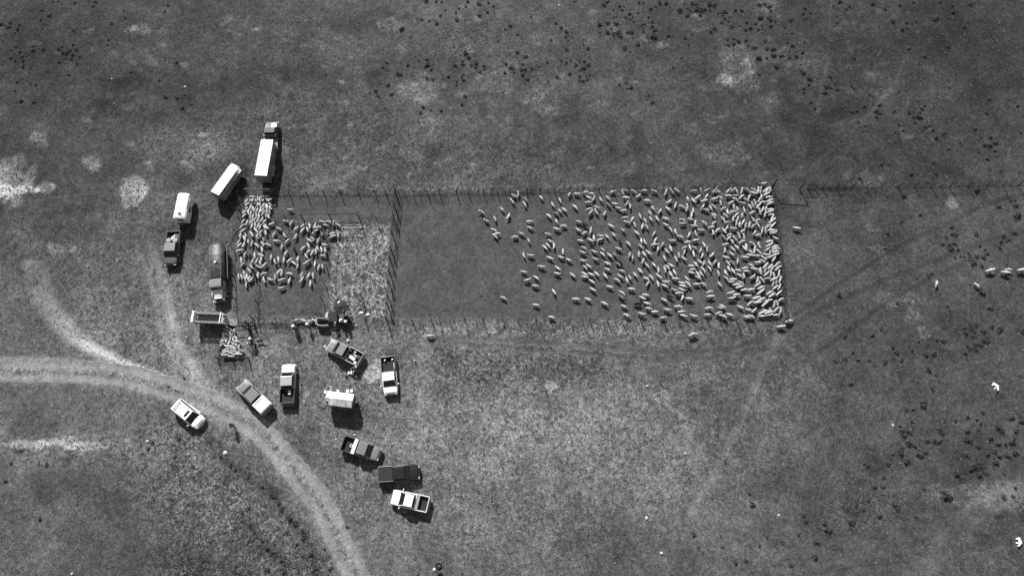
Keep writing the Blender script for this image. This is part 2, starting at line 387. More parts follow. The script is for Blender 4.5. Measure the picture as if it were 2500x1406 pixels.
# dirt road: a worn strip lying on the ground
def strip(pts, wl, wr, z, step=5, seed=3, nacross=17):
    P = smoothline(W(pts), step); me = MB(); rows = []; rs = np.random.default_rng(seed)
    cols = []; fine = []
    for a, b in zip(P[:-1], P[1:]):
        k = max(1, int((b - a).length / .35))
        for q in range(k): fine.append(a.lerp(b, q / k))
    fine.append(P[-1]); n = len(fine); e1 = np.cumsum(rs.normal(0, .05, n)); e2 = np.cumsum(rs.normal(0, .05, n))
    e1 -= np.convolve(e1, np.ones(25) / 25, 'same'); e2 -= np.convolve(e2, np.ones(25) / 25, 'same')
    V = []; F = []; Cc = []
    for i_, p in enumerate(fine):
        t = (fine[min(i_ + 2, n - 1)] - fine[max(i_ - 2, 0)]).normalized(); s_ = Vector((-t.y, t.x))
        l = wl + e1[i_] + rs.uniform(-.16, .16); r = wr + e2[i_] * .5 + rs.uniform(-.05, .05)
        for j in range(nacross):
            f_ = j / (nacross - 1); off = l + (-r - l) * f_
            V.append((p.x + s_.x * off, p.y + s_.y * off, z)); u_ = off
            rut = max(math.exp(-((u_ - .85) / .38) ** 2), math.exp(-((u_ + .85) / .38) ** 2))
            edge = min(1, (1 - abs(2 * f_ - 1)) * 3)
            vz = float(fbm(np.array([p.x + s_.x * off]), np.array([p.y + s_.y * off]), .8, 5)[0]); mid_ = math.exp(-(u_ / .42) ** 2) * (.5 + vz)
            Cc.append(((.96 + .10 * rut - .12 * mid_ * (vz > .5)) * (.80 + .40 * vz), .45 - .2 * rut + .5 * mid_, 0, 1))
    for i_ in range(n - 1):
        for j in range(nacross - 1): a = i_ * nacross + j; F.append((a, a + 1, a + nacross + 1, a + nacross))
    m_ = bpy.data.meshes.new('road'); m_.from_pydata(V, [], F); c_ = m_.color_attributes.new('soil', 'FLOAT_COLOR', 'POINT')
    c_.data.foreach_set('color', np.array(Cc, np.float32).ravel()); return m_
road = link('dirt_road', strip(ROAD, 1.55, 1.55, .004), ground_mat('packed_dirt', .215, False, True)); tag(road, 'pale dirt road curving down past the parked pickups', 'road', kind='structure')
# ------------------------------------------------------------------ where every sheep stands: rump and nose, in units of the tile (x0, y0, scale)
SH = [
(1160,450,10,'220,710,105,625;330,910,215,850;455,770,515,880;620,560,705,650;845,710,790,830;945,460,865,345;1010,300,895,240;1050,290,1060,180;g1190,310,1270,400;1245,540,1185,420;1580,270,1655,370;1865,430,1920,540;2050,325,2100,440;2120,570,2235,650;2030,600,2120,690;g1930,670,2030,720;1745,720,1855,795;1965,845,2010,950;2230,1010,2110,995;1920,1060,2070,1100;1250,900,1400,900;1285,1025,1405,1075;1070,1165,1175,1220;1030,1270,920,1270;1290,1320,1330,1420;1850,1225,1720,1190;1780,1340,1890,1410;520,1140,430,1075;450,1210,600,1190;550,1310,435,1215'),
(1160,590,10,'1655,85,1760,180;1730,35,1825,115;1925,25,1930,150;2145,165,2140,290;1170,260,1200,380;1275,320,1420,340;1750,360,1900,415;2030,345,2155,395;1535,585,1680,620;1960,595,2080,685;1120,710,1255,740;1930,750,2080,785;1430,825,1550,910;1195,950,1350,915;1385,1050,1520,1090;1885,1150,1965,1280;625,1330,755,1385'),
(1160,660,10,'1410,820,1555,850;1800,1120,1930,1140'),
(1380,450,12.5,'160,235,105,320;270,270,440,280;530,250,700,205;730,260,880,280;640,350,800,420;830,490,905,370;1055,390,1110,490;1250,345,1345,455;1370,240,1510,180;1790,310,1715,170;1940,205,1790,150;2180,265,2040,160;2300,300,2195,380;1760,385,1955,400;1930,505,1870,620;1975,570,1995,710;610,540,790,525;240,620,365,720;g1255,550,1385,655;1430,560,1590,600;1540,690,1690,740;880,655,1020,720;650,765,815,715;710,920,840,800;1005,905,895,770;1235,820,1180,910;1700,800,1870,770;1750,1010,1900,990;2085,990,2010,1110;1980,1170,1790,1120;2095,1140,2150,1290;2265,880,2315,1030;2420,1025,2480,1150;2380,1200,2330,1340;1320,1210,1480,1300;330,1110,490,1140;b530,1180,630,1250'),
(1380,550,12.5,'330,80,450,175;650,185,545,235;770,240,790,65;865,300,880,440;1000,290,1140,330;1140,400,990,440;1235,270,1325,390;1435,220,1525,330;1705,95,1840,190;2120,155,2235,270;385,440,560,480;690,400,850,480;b750,560,890,640;500,640,640,700;450,780,610,850;820,750,940,820;1100,680,1215,790;1080,810,1210,910;1290,850,1430,960;g1470,820,1560,940;d1655,440,1700,570;1540,670,1700,740;1870,490,1990,600;2325,390,2330,540;2400,420,2460,570;2250,580,2380,690;1985,820,1950,960;2065,910,2060,1060;2255,790,2240,940;2370,800,2440,920;2415,1000,2360,1150;450,1050,630,1090;840,980,990,1050;b1590,1080,1740,1150;g1550,1120,1680,1210;1200,1110,1380,1190;640,1180,780,1280;550,1210,670,1320;30,1010,195,1090'),
(1380,650,12.5,'1220,50,1390,120;1650,100,1810,155;2230,55,2340,190;150,200,300,310;510,175,670,260;510,295,680,330;710,200,870,270;900,160,1030,280;1170,210,1280,350;1600,240,1750,350;1500,365,1670,450;1860,330,1910,490;1950,270,2020,410;2085,180,2180,310;740,400,890,500;760,650,930,740;1270,590,1450,640;1920,670,2120,690;1640,740,1820,850;g1630,860,1810,990;220,980,430,995;600,960,790,1030;1100,1080,1290,1165;1720,1180,1890,1250;2270,910,2450,1000;b2320,1130,2110,1135;2400,1090,2560,1150'),
(1380,700,12.5,'1790,820,1980,910;2220,790,2430,855'),
(1570,450,15.625,'165,235,-60,215;560,285,360,215;840,400,900,185;1160,340,1050,170;1400,285,1215,180;2060,230,1860,230;2240,330,2180,160;2210,650,2460,590;1990,560,2190,420;1695,450,1735,640;1860,520,1990,690;50,600,290,630;330,820,420,960;220,1010,325,1170;1090,580,940,710;1220,890,1260,690;700,930,620,1070;870,860,1060,1010;1590,870,1420,790;1660,1020,1710,780;1920,920,1920,1040;1860,1070,1870,1210;2345,760,2230,920;2340,940,2470,960;1610,1360,1420,1300;1730,1290,1930,1350;760,1260,990,1325;490,1200,600,1380;265,1220,340,1380'),
(1570,530,15.625,'200,440,135,295;480,530,365,710;520,770,420,970;310,1060,570,1020;800,960,690,1110;600,1110,550,1310;20,240,0,360;780,220,950,320;1000,370,1120,530;1220,440,1260,630;1300,700,1530,760;1250,880,1040,900;1640,220,1420,250;2020,130,1990,280;2090,330,1860,330;2450,290,2270,150;2340,480,2120,500;2050,700,1980,530;1800,560,1740,750;1900,880,2120,845;1590,950,1810,920;1770,1040,1820,1240;1690,1100,1500,1180;1610,1240,1550,1420;2060,1200,1920,1110;1925,1280,1950,1480;2240,1160,2200,1310;2290,950,2380,1090;840,1190,970,1370;1030,1070,1100,1290;120,1260,300,1440'),
(1570,610,15.625,'795,200,860,400;1220,220,1310,420;1365,80,1385,280;1490,250,1630,370;2300,110,2250,290;2100,370,2250,510;1950,440,2090,610;2350,400,2310,590;1740,590,1970,610;1780,750,2000,720;1740,830,1980,890;2210,640,2380,830;2040,820,2170,1000;2170,790,2270,980;2000,980,2220,1090;90,500,230,660;370,500,500,640;585,640,610,850;810,620,880,830;860,570,1015,700;990,520,1160,640;1015,820,1100,990;1160,740,1260,930;250,950,390,1100;520,920,700,1060;20,1030,220,1110;240,1190,120,1340;555,1190,610,1350;740,1200,990,1230;1110,1075,1380,1100;1600,1000,1750,1170;1360,1220,1600,1270;1620,1190,1820,1370;1930,1290,2160,1290;2210,1240,2410,1340'),
(1570,690,15.625,'720,50,950,170;1400,90,1670,160;1090,210,1280,310;1380,200,1610,300;1240,410,1510,370;1540,440,1500,640;b920,460,1160,560;710,590,920,700;1640,580,1890,610;-20,440,235,480;50,730,280,810;110,940,340,995;320,1110,570,1090;790,990,1040,1060;660,1320,870,1330;1200,900,1480,900;1330,1110,1590,1090;1420,1210,1680,1280;1800,1220,2050,1300'),
(1720,450,22.68,'0,370,280,235;450,430,690,230;880,400,670,380;200,530,60,700;400,820,720,730;780,640,940,720;890,870,950,1100;1210,440,1460,230;1430,420,1660,230;1850,440,1730,200;2050,480,2100,180;2480,330,2200,180;1530,620,1170,610;1880,600,1670,620;2170,570,1910,790;1890,930,1620,730;1620,910,1340,1060;1640,1080,1630,1330;2300,1050,2000,990;2500,930,2270,780;310,1170,390,1390;650,1320,470,1110;910,1390,1120,1260;1820,1230,1850,1480;2250,1540,2200,1270'),
(1720,510,22.68,'1265,20,1290,230;1760,110,1400,180;1880,220,1690,370;2130,200,2070,450;1320,450,1070,250;950,430,1160,650;1350,690,1150,730;620,530,500,360;430,240,600,310;640,670,430,820;1590,660,1590,440;1890,390,1820,590;1770,910,1810,650;1970,710,1930,960;2220,580,2090,820;2270,1040,2290,800;2210,1150,2080,1210;1320,920,1210,1130;1820,1080,1470,1080;560,960,230,1020;850,1070,620,1230;1000,1080,1210,1310;480,1150,520,1360'),
(1720,570,22.68,'1530,0,1260,80;g990,60,1160,260;1240,340,1490,130;1800,370,1600,150;1460,300,1600,470;1970,240,1900,-20;2220,280,2200,20;1340,540,1020,620;2260,380,1920,490;1160,780,1150,1010;1490,720,1660,930;1700,630,1930,870;2130,680,2340,920;2310,570,2350,800;1400,1010,1640,1200;160,1000,140,740;530,1060,360,1260;1030,1240,1370,1350;2080,1260,2440,1320'),
(1720,630,22.68,'1880,10,1820,300;230,130,370,400;680,90,510,290;810,250,780,510;1210,130,1430,370;g1440,140,1680,340;220,430,380,650;1310,430,1390,690;1510,560,1680,820;760,660,830,950;1130,650,1230,900;1730,620,2050,700;2110,560,2440,510;2180,690,2500,720;1820,850,2080,980;2180,820,2220,1080;1100,980,1320,1180;1400,1160,1770,1160;1340,1290,1620,1320;1900,1260,2170,1400;770,1310,930,1540'),
(1720,690,22.68,'120,540,430,440;130,760,530,730;1580,110,1970,70;1750,290,2140,180;1260,600,1640,530;1580,670,1950,620;1320,880,1710,830;2040,420,2370,330;2200,710,2560,740'),
(1720,740,22.68,'30,280,420,240;860,80,1160,210;740,210,1030,290;1850,130,2150,270;20,620,350,610;620,590,930,460;830,630,1220,770;1210,560,1580,670;2190,710,2520,800'),
(1820,445,22.68,'800,80,1150,75;620,470,370,310;230,530,620,660;690,600,760,300;830,610,890,290;1000,540,1230,290;1130,550,1340,270;1350,520,1420,310;990,730,1320,570;1140,820,1490,790;1170,1070,1520,940;1210,1230,1550,1080;810,1100,1110,1060;270,690,160,930;710,1080,860,800;880,960,905,660;590,1270,530,970;620,1420,840,1160;480,1380,360,1110;350,1480,220,1220'),
(1820,500,22.68,'1030,90,920,360;1190,80,1110,280;240,490,520,330;850,520,790,200;1230,250,1570,235;1200,450,1550,310;1310,540,1580,500;1080,640,1115,380;1440,800,1580,570;1330,1010,1640,750;1390,1260,1650,1000;1110,1280,1370,1080;370,660,500,850;550,890,790,770;220,1230,240,950;340,1250,560,1040;790,1220,640,960'),
(1820,555,22.68,'920,310,960,20;1160,330,1100,20;600,150,470,370;560,430,850,380;1240,160,1500,80;1360,220,1700,130;1370,340,1730,280;1560,510,1790,650;1150,790,1510,730;1110,1100,1500,920;1450,1120,1820,1010;1450,1250,1840,1150;1090,1310,1370,1130;1470,1380,1880,1320;540,980,330,790;500,1400,540,1050;830,1130,700,850;880,1470,720,1230;220,1240,420,1440'),
(1820,610,22.68,'1350,300,1370,50;80,220,420,300;810,310,490,290;960,200,1300,300;1480,310,1850,200;1160,440,1480,370;1180,540,910,340;1100,660,850,540;1490,640,1690,350;530,670,880,680;180,750,460,900;300,1010,690,1100;820,980,830,1330;1000,1010,1240,720;1270,1050,1490,790;1440,1110,1550,880;1640,900,1870,670;1660,1140,1930,880;1060,1240,1180,980;1060,1420,1310,1190;1430,1440,1440,1160;1620,1500,1570,1230;1850,1450,1890,1110'),
(1820,665,22.68,'270,330,540,160;640,540,740,290;1060,520,840,260;1400,290,1090,330;1400,450,1760,280;1890,550,1990,250;1720,640,1730,380;1500,770,1600,510;1530,920,1800,720;1820,950,1970,670;520,790,830,580;680,910,1060,770;680,1200,1020,940;130,970,500,890;1170,1220,1490,1020;1310,1360,1640,1160;1730,1250,1990,1010'),
(1820,720,22.68,'400,200,820,100;690,320,1060,150;1110,340,1470,250;930,620,1220,370;110,560,400,330;450,430,860,380;370,950,620,730;30,760,380,850;130,1090,500,1230;1840,310,2080,160;1840,600,1740,320;1570,690,1650,390;1570,930,1820,680;1920,1040,2010,720;1370,740,1480,930;960,800,1290,900;760,1050,1100,880;1060,1030,1480,930;750,1160,1100,1150;1140,1130,1530,1060;1590,1110,1840,1070'),
(1850,750,22.68,'1550,800,1940,720;1080,1080,1510,1030'),
(570,465,22.68,'1160,330,910,320;1330,330,1335,550;1440,370,1430,510;g1540,280,1530,500;1640,310,1930,300;820,450,620,680;930,490,860,690;1060,410,1010,660;1210,450,1210,690;1650,440,1580,640;1800,450,1870,540;1900,520,2030,490;1330,640,1340,780;1450,600,1440,880;1900,640,2090,800;790,690,540,910;980,740,910,1020;1790,730,1780,880;1850,770,1870,920;1710,700,1560,920;1940,840,2050,1010;770,910,510,1100;1050,870,1060,1060;1190,920,1110,1180;1340,940,1280,1200;1500,960,1440,1200;1690,950,1550,1150;1840,1200,1830,970;1990,1260,1960,1080;700,1090,490,1260;810,1020,800,1290;980,1100,940,1360;1540,1380,1710,1120'),
(570,520,22.68,'670,30,450,250;1090,30,1050,310;1235,-20,1280,210;1400,20,1410,230;1780,240,1780,40;1900,60,1930,240;940,120,930,270;600,340,410,560;790,370,690,670;1000,380,850,610;1220,270,1050,470;1400,260,1290,490;1640,220,1490,480;1820,340,1590,560;2230,530,1970,640;560,600,350,830;1040,560,980,810;1170,500,1200,750;1410,530,1320,820;1490,620,1420,900;1660,600,1890,790;1630,710,1850,880;640,840,420,1040;1130,830,1340,1040;900,1010,1090,1260;1570,930,1380,1160;1740,950,1800,1130;2310,1030,2150,1290;370,1110,340,1350;1310,1140,1280,1370;g1530,1180,1460,1340;640,1120,680,1350;530,1260,640,1510'),
(570,575,22.68,'g1610,80,1680,290;330,220,210,470;420,420,180,640;610,370,510,610;780,200,820,480;1040,290,950,570;1170,430,1370,590;1520,320,1690,530;2030,540,1780,430;520,760,150,850;1540,630,1600,860;2200,260,2500,290;660,890,560,1150;1150,930,1150,1200;1350,990,1650,1110;b920,1030,870,1300;2090,1040,2060,1310;1530,1180,1530,1330;390,1200,450,1450'),
(570,630,22.68,'1090,20,990,290;1330,20,1220,280;2230,50,2300,280;1440,150,1480,390;580,250,360,460;900,360,1040,560;1210,380,1480,520;1830,270,1550,560;770,560,930,750;530,670,610,880;250,870,270,1120;380,900,490,1110;590,990,660,1210;710,870,740,1080;890,980,790,1190;1050,1050,900,1290;1340,780,1320,1050;1830,800,1500,870;1630,1040,1690,1310;1850,1090,2120,1220;2280,890,2310,1170;b1180,800,1190,1060'),
(570,660,22.68,'700,620,660,880'),
(520,780,22.68,'640,280,780,460;890,450,990,590;820,620,540,480;890,650,950,790;640,690,850,760;550,670,560,920;920,860,600,800;1170,550,1060,810;720,960,430,1060;810,980,670,1230;980,870,940,1120;1180,890,1320,1070;1080,1000,1110,1150;640,1090,380,1240;930,1130,800,1400;1110,1190,1470,1200'),
(520,830,22.68,'1000,110,1190,280;560,140,340,380;600,260,820,380;890,290,1190,390;1160,170,1330,300;1450,220,1390,520;b590,400,330,600;880,460,510,590;1280,490,950,430;1280,640,950,560;890,590,490,730;1130,760,790,650;880,810,490,860;1600,770,1170,780;1460,610,1320,690;1620,600,1520,540;1150,890,850,900'),
(670,500,14.706,'460,150,640,180;510,590,310,545;640,550,540,710;50,800,235,870;310,1010,380,1140;830,780,710,890;1140,660,950,770;1235,640,1280,820;1070,820,930,980;1140,780,1210,970;1480,650,1440,770;1670,780,1430,820;800,1030,730,1200;1540,880,1360,1020;g1660,940,1730,1060;1895,870,1910,1020;2200,980,1980,1050;2190,1090,1970,1160;2320,950,2250,1120;2190,650,2360,760;2090,770,2110,580;1750,710,1920,740;1620,570,1830,630;1840,575,2000,590;1290,1150,1410,1220;1150,1210,1340,1330;1600,1180,1530,1370;510,1230,360,1370'),
(670,580,8.565,'155,130,150,235;680,110,735,200;635,170,545,260;745,250,660,320;815,250,760,365;855,230,870,320;880,175,920,270;965,190,995,285;1055,205,1075,340;1000,135,1095,155;630,335,690,425;960,360,1060,375;b440,330,405,215;265,275,190,385;72,390,85,505;195,405,195,505;360,430,260,510;490,390,475,515;355,490,445,560;490,540,470,640;740,465,625,560;850,485,835,605;950,555,895,665;995,560,1005,655;125,660,40,760;135,795,160,680;250,735,365,745;585,725,540,810'),
(670,640,8.565,'220,340,90,390;325,320,290,435;610,295,545,415;740,215,680,325;795,215,805,330;750,370,745,500;210,510,90,550'),
(700,730,8.09,'125,430,245,400;265,400,375,430;420,440,510,415;500,410,600,430'),
(1900,430,4.817,'180,600,260,615'),
(2200,600,4.817,'1000,300,1095,275;1180,305,1280,318;1225,275,1300,275;1360,290,1480,275;430,410,415,475;870,435,930,490'),
(1000,780,4.817,'200,190,280,188'),(1600,740,4.014,'320,322,405,290'),
]
# ------------------------------------------------------------------ shrubs: x, y, radius in tile units
BU = [
(1400,0,2.912,'5,10,10;215,35,16;245,10,12;283,70,8;325,40,12;345,68,9;360,45,7;283,123,8;303,117,7;370,122,13;400,97,12;403,135,8;420,120,7;424,152,8;380,155,6;465,15,12;500,20,9;457,92,8;553,62,12;585,48,8;613,18,16;660,22,13;755,68,20;812,55,8;828,75,8;808,108,13;845,20,12;870,30,12;880,65,18;905,75,18;900,105,14;935,65,12;965,30,16;995,35,16;970,70,10;1025,95,7;1065,82,16;1090,88,10;1153,68,10;1196,75,13;1320,33,13;1360,32,12;1385,48,12;1410,42,9;1405,75,9;1325,130,17;1395,120,17;1400,140,12;1433,152,10;187,172,15;243,160,16;305,168,14;270,205,8;190,232,10;238,232,17;285,240,13;325,235,20;335,258,14;385,232,12;410,228,15;423,268,7;495,222,10;485,180,7;505,170,9;535,122,9;558,152,11;560,190,14;578,212,14;565,258,20;670,252,13;790,265,13;820,320,7;460,312,15;365,340,17;400,368,7;105,340,12;70,315,8;15,460,12;40,435,9;75,435,10;105,460,13;75,485,16;50,500,9;45,540,10;90,540,9;115,530,8;40,570,9;68,575,12;98,565,11;328,600,9;380,588,9;405,618,14;382,630,9;533,676,8;560,725,12;372,735,7;712,480,9;770,408,8;1055,160,11;1078,132,10;1102,148,9;1130,185,14;975,225,12;1005,205,15;1185,182,7;1232,160,10;1225,210,12;1260,198,13;1295,165,11;1312,205,10;1340,180,9;1362,213,8;1400,185,11;1092,278,11;1100,318,13;1135,310,13;1140,275,9;1175,293,14;1228,285,13;1285,338,14;1242,320,8;1313,410,18;1365,290,15;1375,345,14;1420,345,16;1425,395,20;1440,465,18;1375,410,10;1320,530,12;1298,577,7;1250,610,6'),
(1900,0,2.912,'432,12,15;508,45,11;485,62,8;390,38,8;185,55,16;178,92,12;230,92,10;195,130,9;88,142,13;45,190,9;98,237,8;667,25,14;757,62,12;863,38,10;962,15,10;1150,8,10;1240,40,10;1240,85,14;1368,32,14;1118,132,18;1218,125,8;1325,190,12;812,152,16;908,160,12;880,210,13;915,200,9;978,150,8;415,155,9;417,117,6;60,298,9;103,322,14;187,295,10;175,370,14;20,395,14;80,365,9;80,405,14;128,403,14;932,345,9;1043,398,12;540,410,10;1203,328,12;1265,525,8;175,510,17;218,555,17;215,600,10;185,628,13;183,657,8;365,547,13;340,612,15;330,657,15;370,622,10;420,632,12;405,590,12;522,612,10;542,632,9;652,670,10;230,725,11;263,768,12;455,765,8;855,648,9;1217,620,8;610,752,12;722,748,12;520,792,12;560,785,12;700,790,16;720,800,12;825,790,12;930,798,11;1022,770,12;1040,748,9;1005,798,11;963,790,8'),
(900,0,2.912,'405,5,14;478,12,11;518,12,8;230,208,17;378,140,11;433,152,8;483,165,13;643,60,9;545,72,8;703,12,11;690,45,10;785,25,13;850,20,9;887,42,9;845,85,12;787,110,13;625,140,13;620,92,9;510,112,9;1007,185,12;970,205,9;1057,242,10;920,295,8;1332,165,10;1368,195,13;1402,225,14;1400,262,10;1417,290,8;1298,282,9;1155,120,8;1405,352,14;1058,370,11;1115,402,14;127,445,9;100,478,9;138,498,8;277,462,12;323,476,7;358,433,7;410,420,12;410,460,18;440,495,10;205,522,14;230,532,13;415,552,12;460,565,13;140,605,14;50,642,14;10,662,7;70,685,12;165,668,12;617,465,12;568,545,12;685,378,16;712,408,14;665,435,10;668,460,12;728,462,10;765,445,18;760,480,10;820,470,11;792,512,12;820,490,9;673,530,8;658,545,8;672,568,12;628,578,9;622,603,9;685,680,11;663,740,12;388,762,14;370,800,12;440,782,9;515,785,11;975,452,12;1017,480,14;968,515,11;1095,455,11;1080,495,14;1110,495,12;1095,530,14;1032,515,8;1133,562,14;1155,487,10;1208,472,8;1272,442,9;1275,578,9;1335,548,13;1430,525,13;1402,445,10;1365,427,9;1437,432,9'),
(0,0,2.912,'8,172,12;70,160,10;45,195,10;65,190,8;135,175,9;125,205,12;105,232,6;40,243,7;297,72,9;348,110,14;285,140,9;295,202,7;678,12,9;662,42,8;530,20,8;375,10,8;412,8,7;790,168,12;890,127,8;880,77,7;1195,38,9;1170,80,8;768,278,8;760,317,8;520,215,9;108,330,10;80,353,8;137,367,10;75,408,11;103,430,10;160,400,12;162,430,12;160,468,14;228,328,10;235,360,13;302,350,12;415,345,14;440,330,10;440,372,13;468,375,14;497,358,10;520,315,10;540,350,12;512,388,13;505,415,11;565,402,9;420,440,12;467,415,8;542,447,9;335,505,9;485,530,10;123,580,10;210,592,8;252,602,9;150,715,14;240,725,11;102,645,8;930,510,9;1255,442,11;1130,570,9;1175,685,15;1258,695,14;1312,675,8;1296,770,13;1358,740,7'),
(2000,150,2.912,'1210,262,13;1188,362,12;1415,312,13;670,392,11;700,392,16;722,395,14;683,432,10;755,460,14;785,455,10;810,488,11;737,485,8;830,540,18;885,508,15;565,448,11;598,490,9;567,512,7;535,500,8;405,395,12;325,455,9;282,428,10;543,575,8;998,575,8;812,715,13;832,795,13;657,797,14;1108,478,12;1222,540,11;1180,595,14;1215,598,18;1255,580,16;1250,630,12;1133,645,10;1195,690,12;1155,540,8;1290,775,10;500,728,9;445,730,9;1432,503,9;925,620,10;160,560,8'),
(2000,430,2.912,'288,15,12;770,40,10;600,135,15;1120,95,19;1280,212,12;1345,150,8;1360,170,9;1395,170,8;1398,205,14;1405,275,22;720,275,11;488,402,13;583,318,9;467,513,7;943,362,10;905,430,9;950,410,13;970,415,12;878,480,10;925,485,11;960,480,13;932,513,15;988,520,10;1115,410,13;1145,493,9;968,575,8;1003,568,8;1032,570,8;1065,545,9;1073,568,10;1122,568,11;1090,612,19;1163,575,13;1193,548,11;1180,520,8;1158,635,11;1388,400,13;1305,420,13;1293,467,10;1285,505,11;1335,455,9;1355,447,9;780,705,12;800,688,9;1075,770,6;1148,805,12'),
(2000,710,2.912,'135,25,17;1155,10,15;558,85,9;913,105,8;1210,118,14;183,318,11;380,312,12;440,272,9;238,433,10;182,480,12;708,353,8;525,397,10;550,432,12;528,480,8;585,487,11;470,502,15;838,343,12;882,355,14;657,420,10;760,450,14;812,442,14;780,555,15;832,595,9;807,692,13;230,657,12;740,795,20;1035,262,12;1040,297,14;1078,235,10;1080,260,13;1115,240,11;1105,285,9;1090,320,9;1170,288,14;1228,248,12;1290,262,15;1278,282,12;1440,280,14;1165,345,13;1190,355,15;1195,325,10;1115,375,14;1145,385,14;1115,410,11;1068,400,14;1040,442,11;115,495,9;355,490,10;278,490,9'),
(2000,990,2.912,'625,25,10;670,25,9;730,3,14;660,110,10;575,140,9;590,175,16;630,180,16;612,210,14;635,265,18;680,285,11;580,305,15;575,335,17;530,345,9;620,390,18;770,250,14;820,248,15;860,248,13;858,165,16;880,190,14;710,345,18;758,325,14;968,100,11;1055,80,13;1163,42,12;1122,98,9;1150,120,9;1130,165,9;1370,82,14;1440,108,15;1055,175,16;1275,150,20;1298,178,16;1398,175,14;1040,235,16;1065,245,14;1085,235,9;1210,230,16;1365,250,20;1325,275,14;1280,270,14;1385,225,10;1130,290,13;970,312,11;1045,348,14;1195,340,14;1255,325,14;1285,358,13;1340,355,15;1395,330,16;1250,395,20;1135,395,17;1100,430,18;1080,445,16;1150,420,15;1145,490,18;1190,480,12;985,480,20;900,630,28;930,650,16;335,412,16;485,410,14;457,505,10;395,572,14;455,572,12;745,590,11;548,710,22;430,780,12;692,785,11;350,665,10;320,735,10;1315,478,11;1395,578,12;1315,650,14;1380,643,9'),
(1500,1100,2.427,'800,248,12;815,315,14;1122,380,12;1135,415,10;1250,430,12;1262,465,16;1405,422,16;1200,540,13;1190,625,14;1047,678,12;470,495,12;995,540,10;780,650,12;720,660,12;640,570,10;1090,495,10;905,510,9;860,560,9'),
(0,1120,2.912,'75,30,11;330,40,14;35,155,12;285,425,14;1370,50,10;1300,792,8'),
(500,1200,2.912,'490,30,16;545,120,18;600,180,20;640,220,18;690,280,18;700,320,20;750,440,16;780,540,18;320,240,14;350,285,12;410,350,9;440,400,13;480,430,13;540,490,12;440,550,20;560,560,18;265,150,10;650,370,12;790,590,13;850,405,10;1010,250,11'),
(460,1020,2.912,'150,170,13;230,270,13;300,330,15;330,370,12;420,420,12;520,490,13;590,540,14;640,600,14;430,640,10'),
(0,840,2.912,'1310,240,10;1195,300,7;1245,325,7;1080,700,12;1050,740,12;1270,670,13;1310,700,10;1240,800,10;150,755,9'),
(640,430,5,'320,120,9;140,205,6;430,60,5'),
]
# ------------------------------------------------------------------ sheep: one continuous body mesh per pose
def sheep_mesh(name, turn=0.0, low=0.0, arch=0.0, seed=0):
    """nominal 1.2 m rump to nose along +x, standing on z=0; turn bends the neck sideways, low drops the head"""
    V = []; E = []; Rd = []
    def add(p, r, to=None):
        V.append(p); Rd.append(r)
        if to is not None: E.append((to, len(V) - 1))
        return len(V) - 1
    b = add((0.02, 0, .52), (.195, .185)); ch = add((.26, arch * .2, .52), (.18, .18), b); ru = add((-.24, arch * .2, .53), (.19, .185), b)
    tl = add((-.40, arch * .5, .52), (.13, .14), ru); add((-.50, arch * .6, .40), (.035, .035), tl)
    nx = .40; a = turn
    sh = add((nx, math.sin(a) * .04, .57 - low * .05), (.125, .135), ch)
    hd = add((nx + .16 * math.cos(a), .16 * math.sin(a), .66 - low * .30), (.085, .09), sh)
    mz = add((nx + .29 * math.cos(a * 1.25), .29 * math.sin(a * 1.25), .62 - low * .36), (.062, .065), hd)
    add((nx + .38 * math.cos(a * 1.3), .38 * math.sin(a * 1.3), .57 - low * .38), (.04, .045), mz)
    cs, sn = math.cos(a), math.sin(a)
    for s in (-1, 1): add((nx + .17 * cs - s * .13 * sn, .17 * sn + s * .13 * cs, .67 - low * .30), (.022, .022), hd)
    for i, (x, y, k) in enumerate(((.27, .10, ch), (.27, -.10, ch), (-.27, .10, ru), (-.27, -.10, ru))):
        dx = (.05, -.05, -.04, .06)[(i + seed) % 4]
        kn = add((x + dx * .3, y, .26), (.055, .055), k); add((x + dx, y * 1.05, .02), (.032, .032), kn)
    return skin_mesh(name, V, E, Rd, 1, .006)
SM = [sheep_mesh('sheep', 0, .15, 0, 0), sheep_mesh('sheep', .75, .2, .03, 1), sheep_mesh('sheep', -.75, .2, -.03, 2), sheep_mesh('sheep', .15, .9, 0, 3),
      sheep_mesh('sheep', 1.45, .35, .10, 1), sheep_mesh('sheep', -1.45, .35, -.10, 2)]
PENS = {}
def dirname(dx, dy):      # image directions
    a = math.degrees(math.atan2(-dy, dx)) % 360
    return ['right', 'upper right', 'up', 'upper left', 'left', 'lower left', 'down', 'lower right'][int((a + 22.5) // 45) % 8]
flock = []
for ox, oy, s, txt in SH:
    for e in txt.split(';'):
        kind = 'w'
        if e[0] in 'gbd': kind = e[0]; e = e[1:]
        a = [float(q) / s for q in e.split(',')]
        flock.append((ox + a[0], oy + a[1], ox + a[2], oy + a[3], kind))
rs = random.Random(11); recs = []
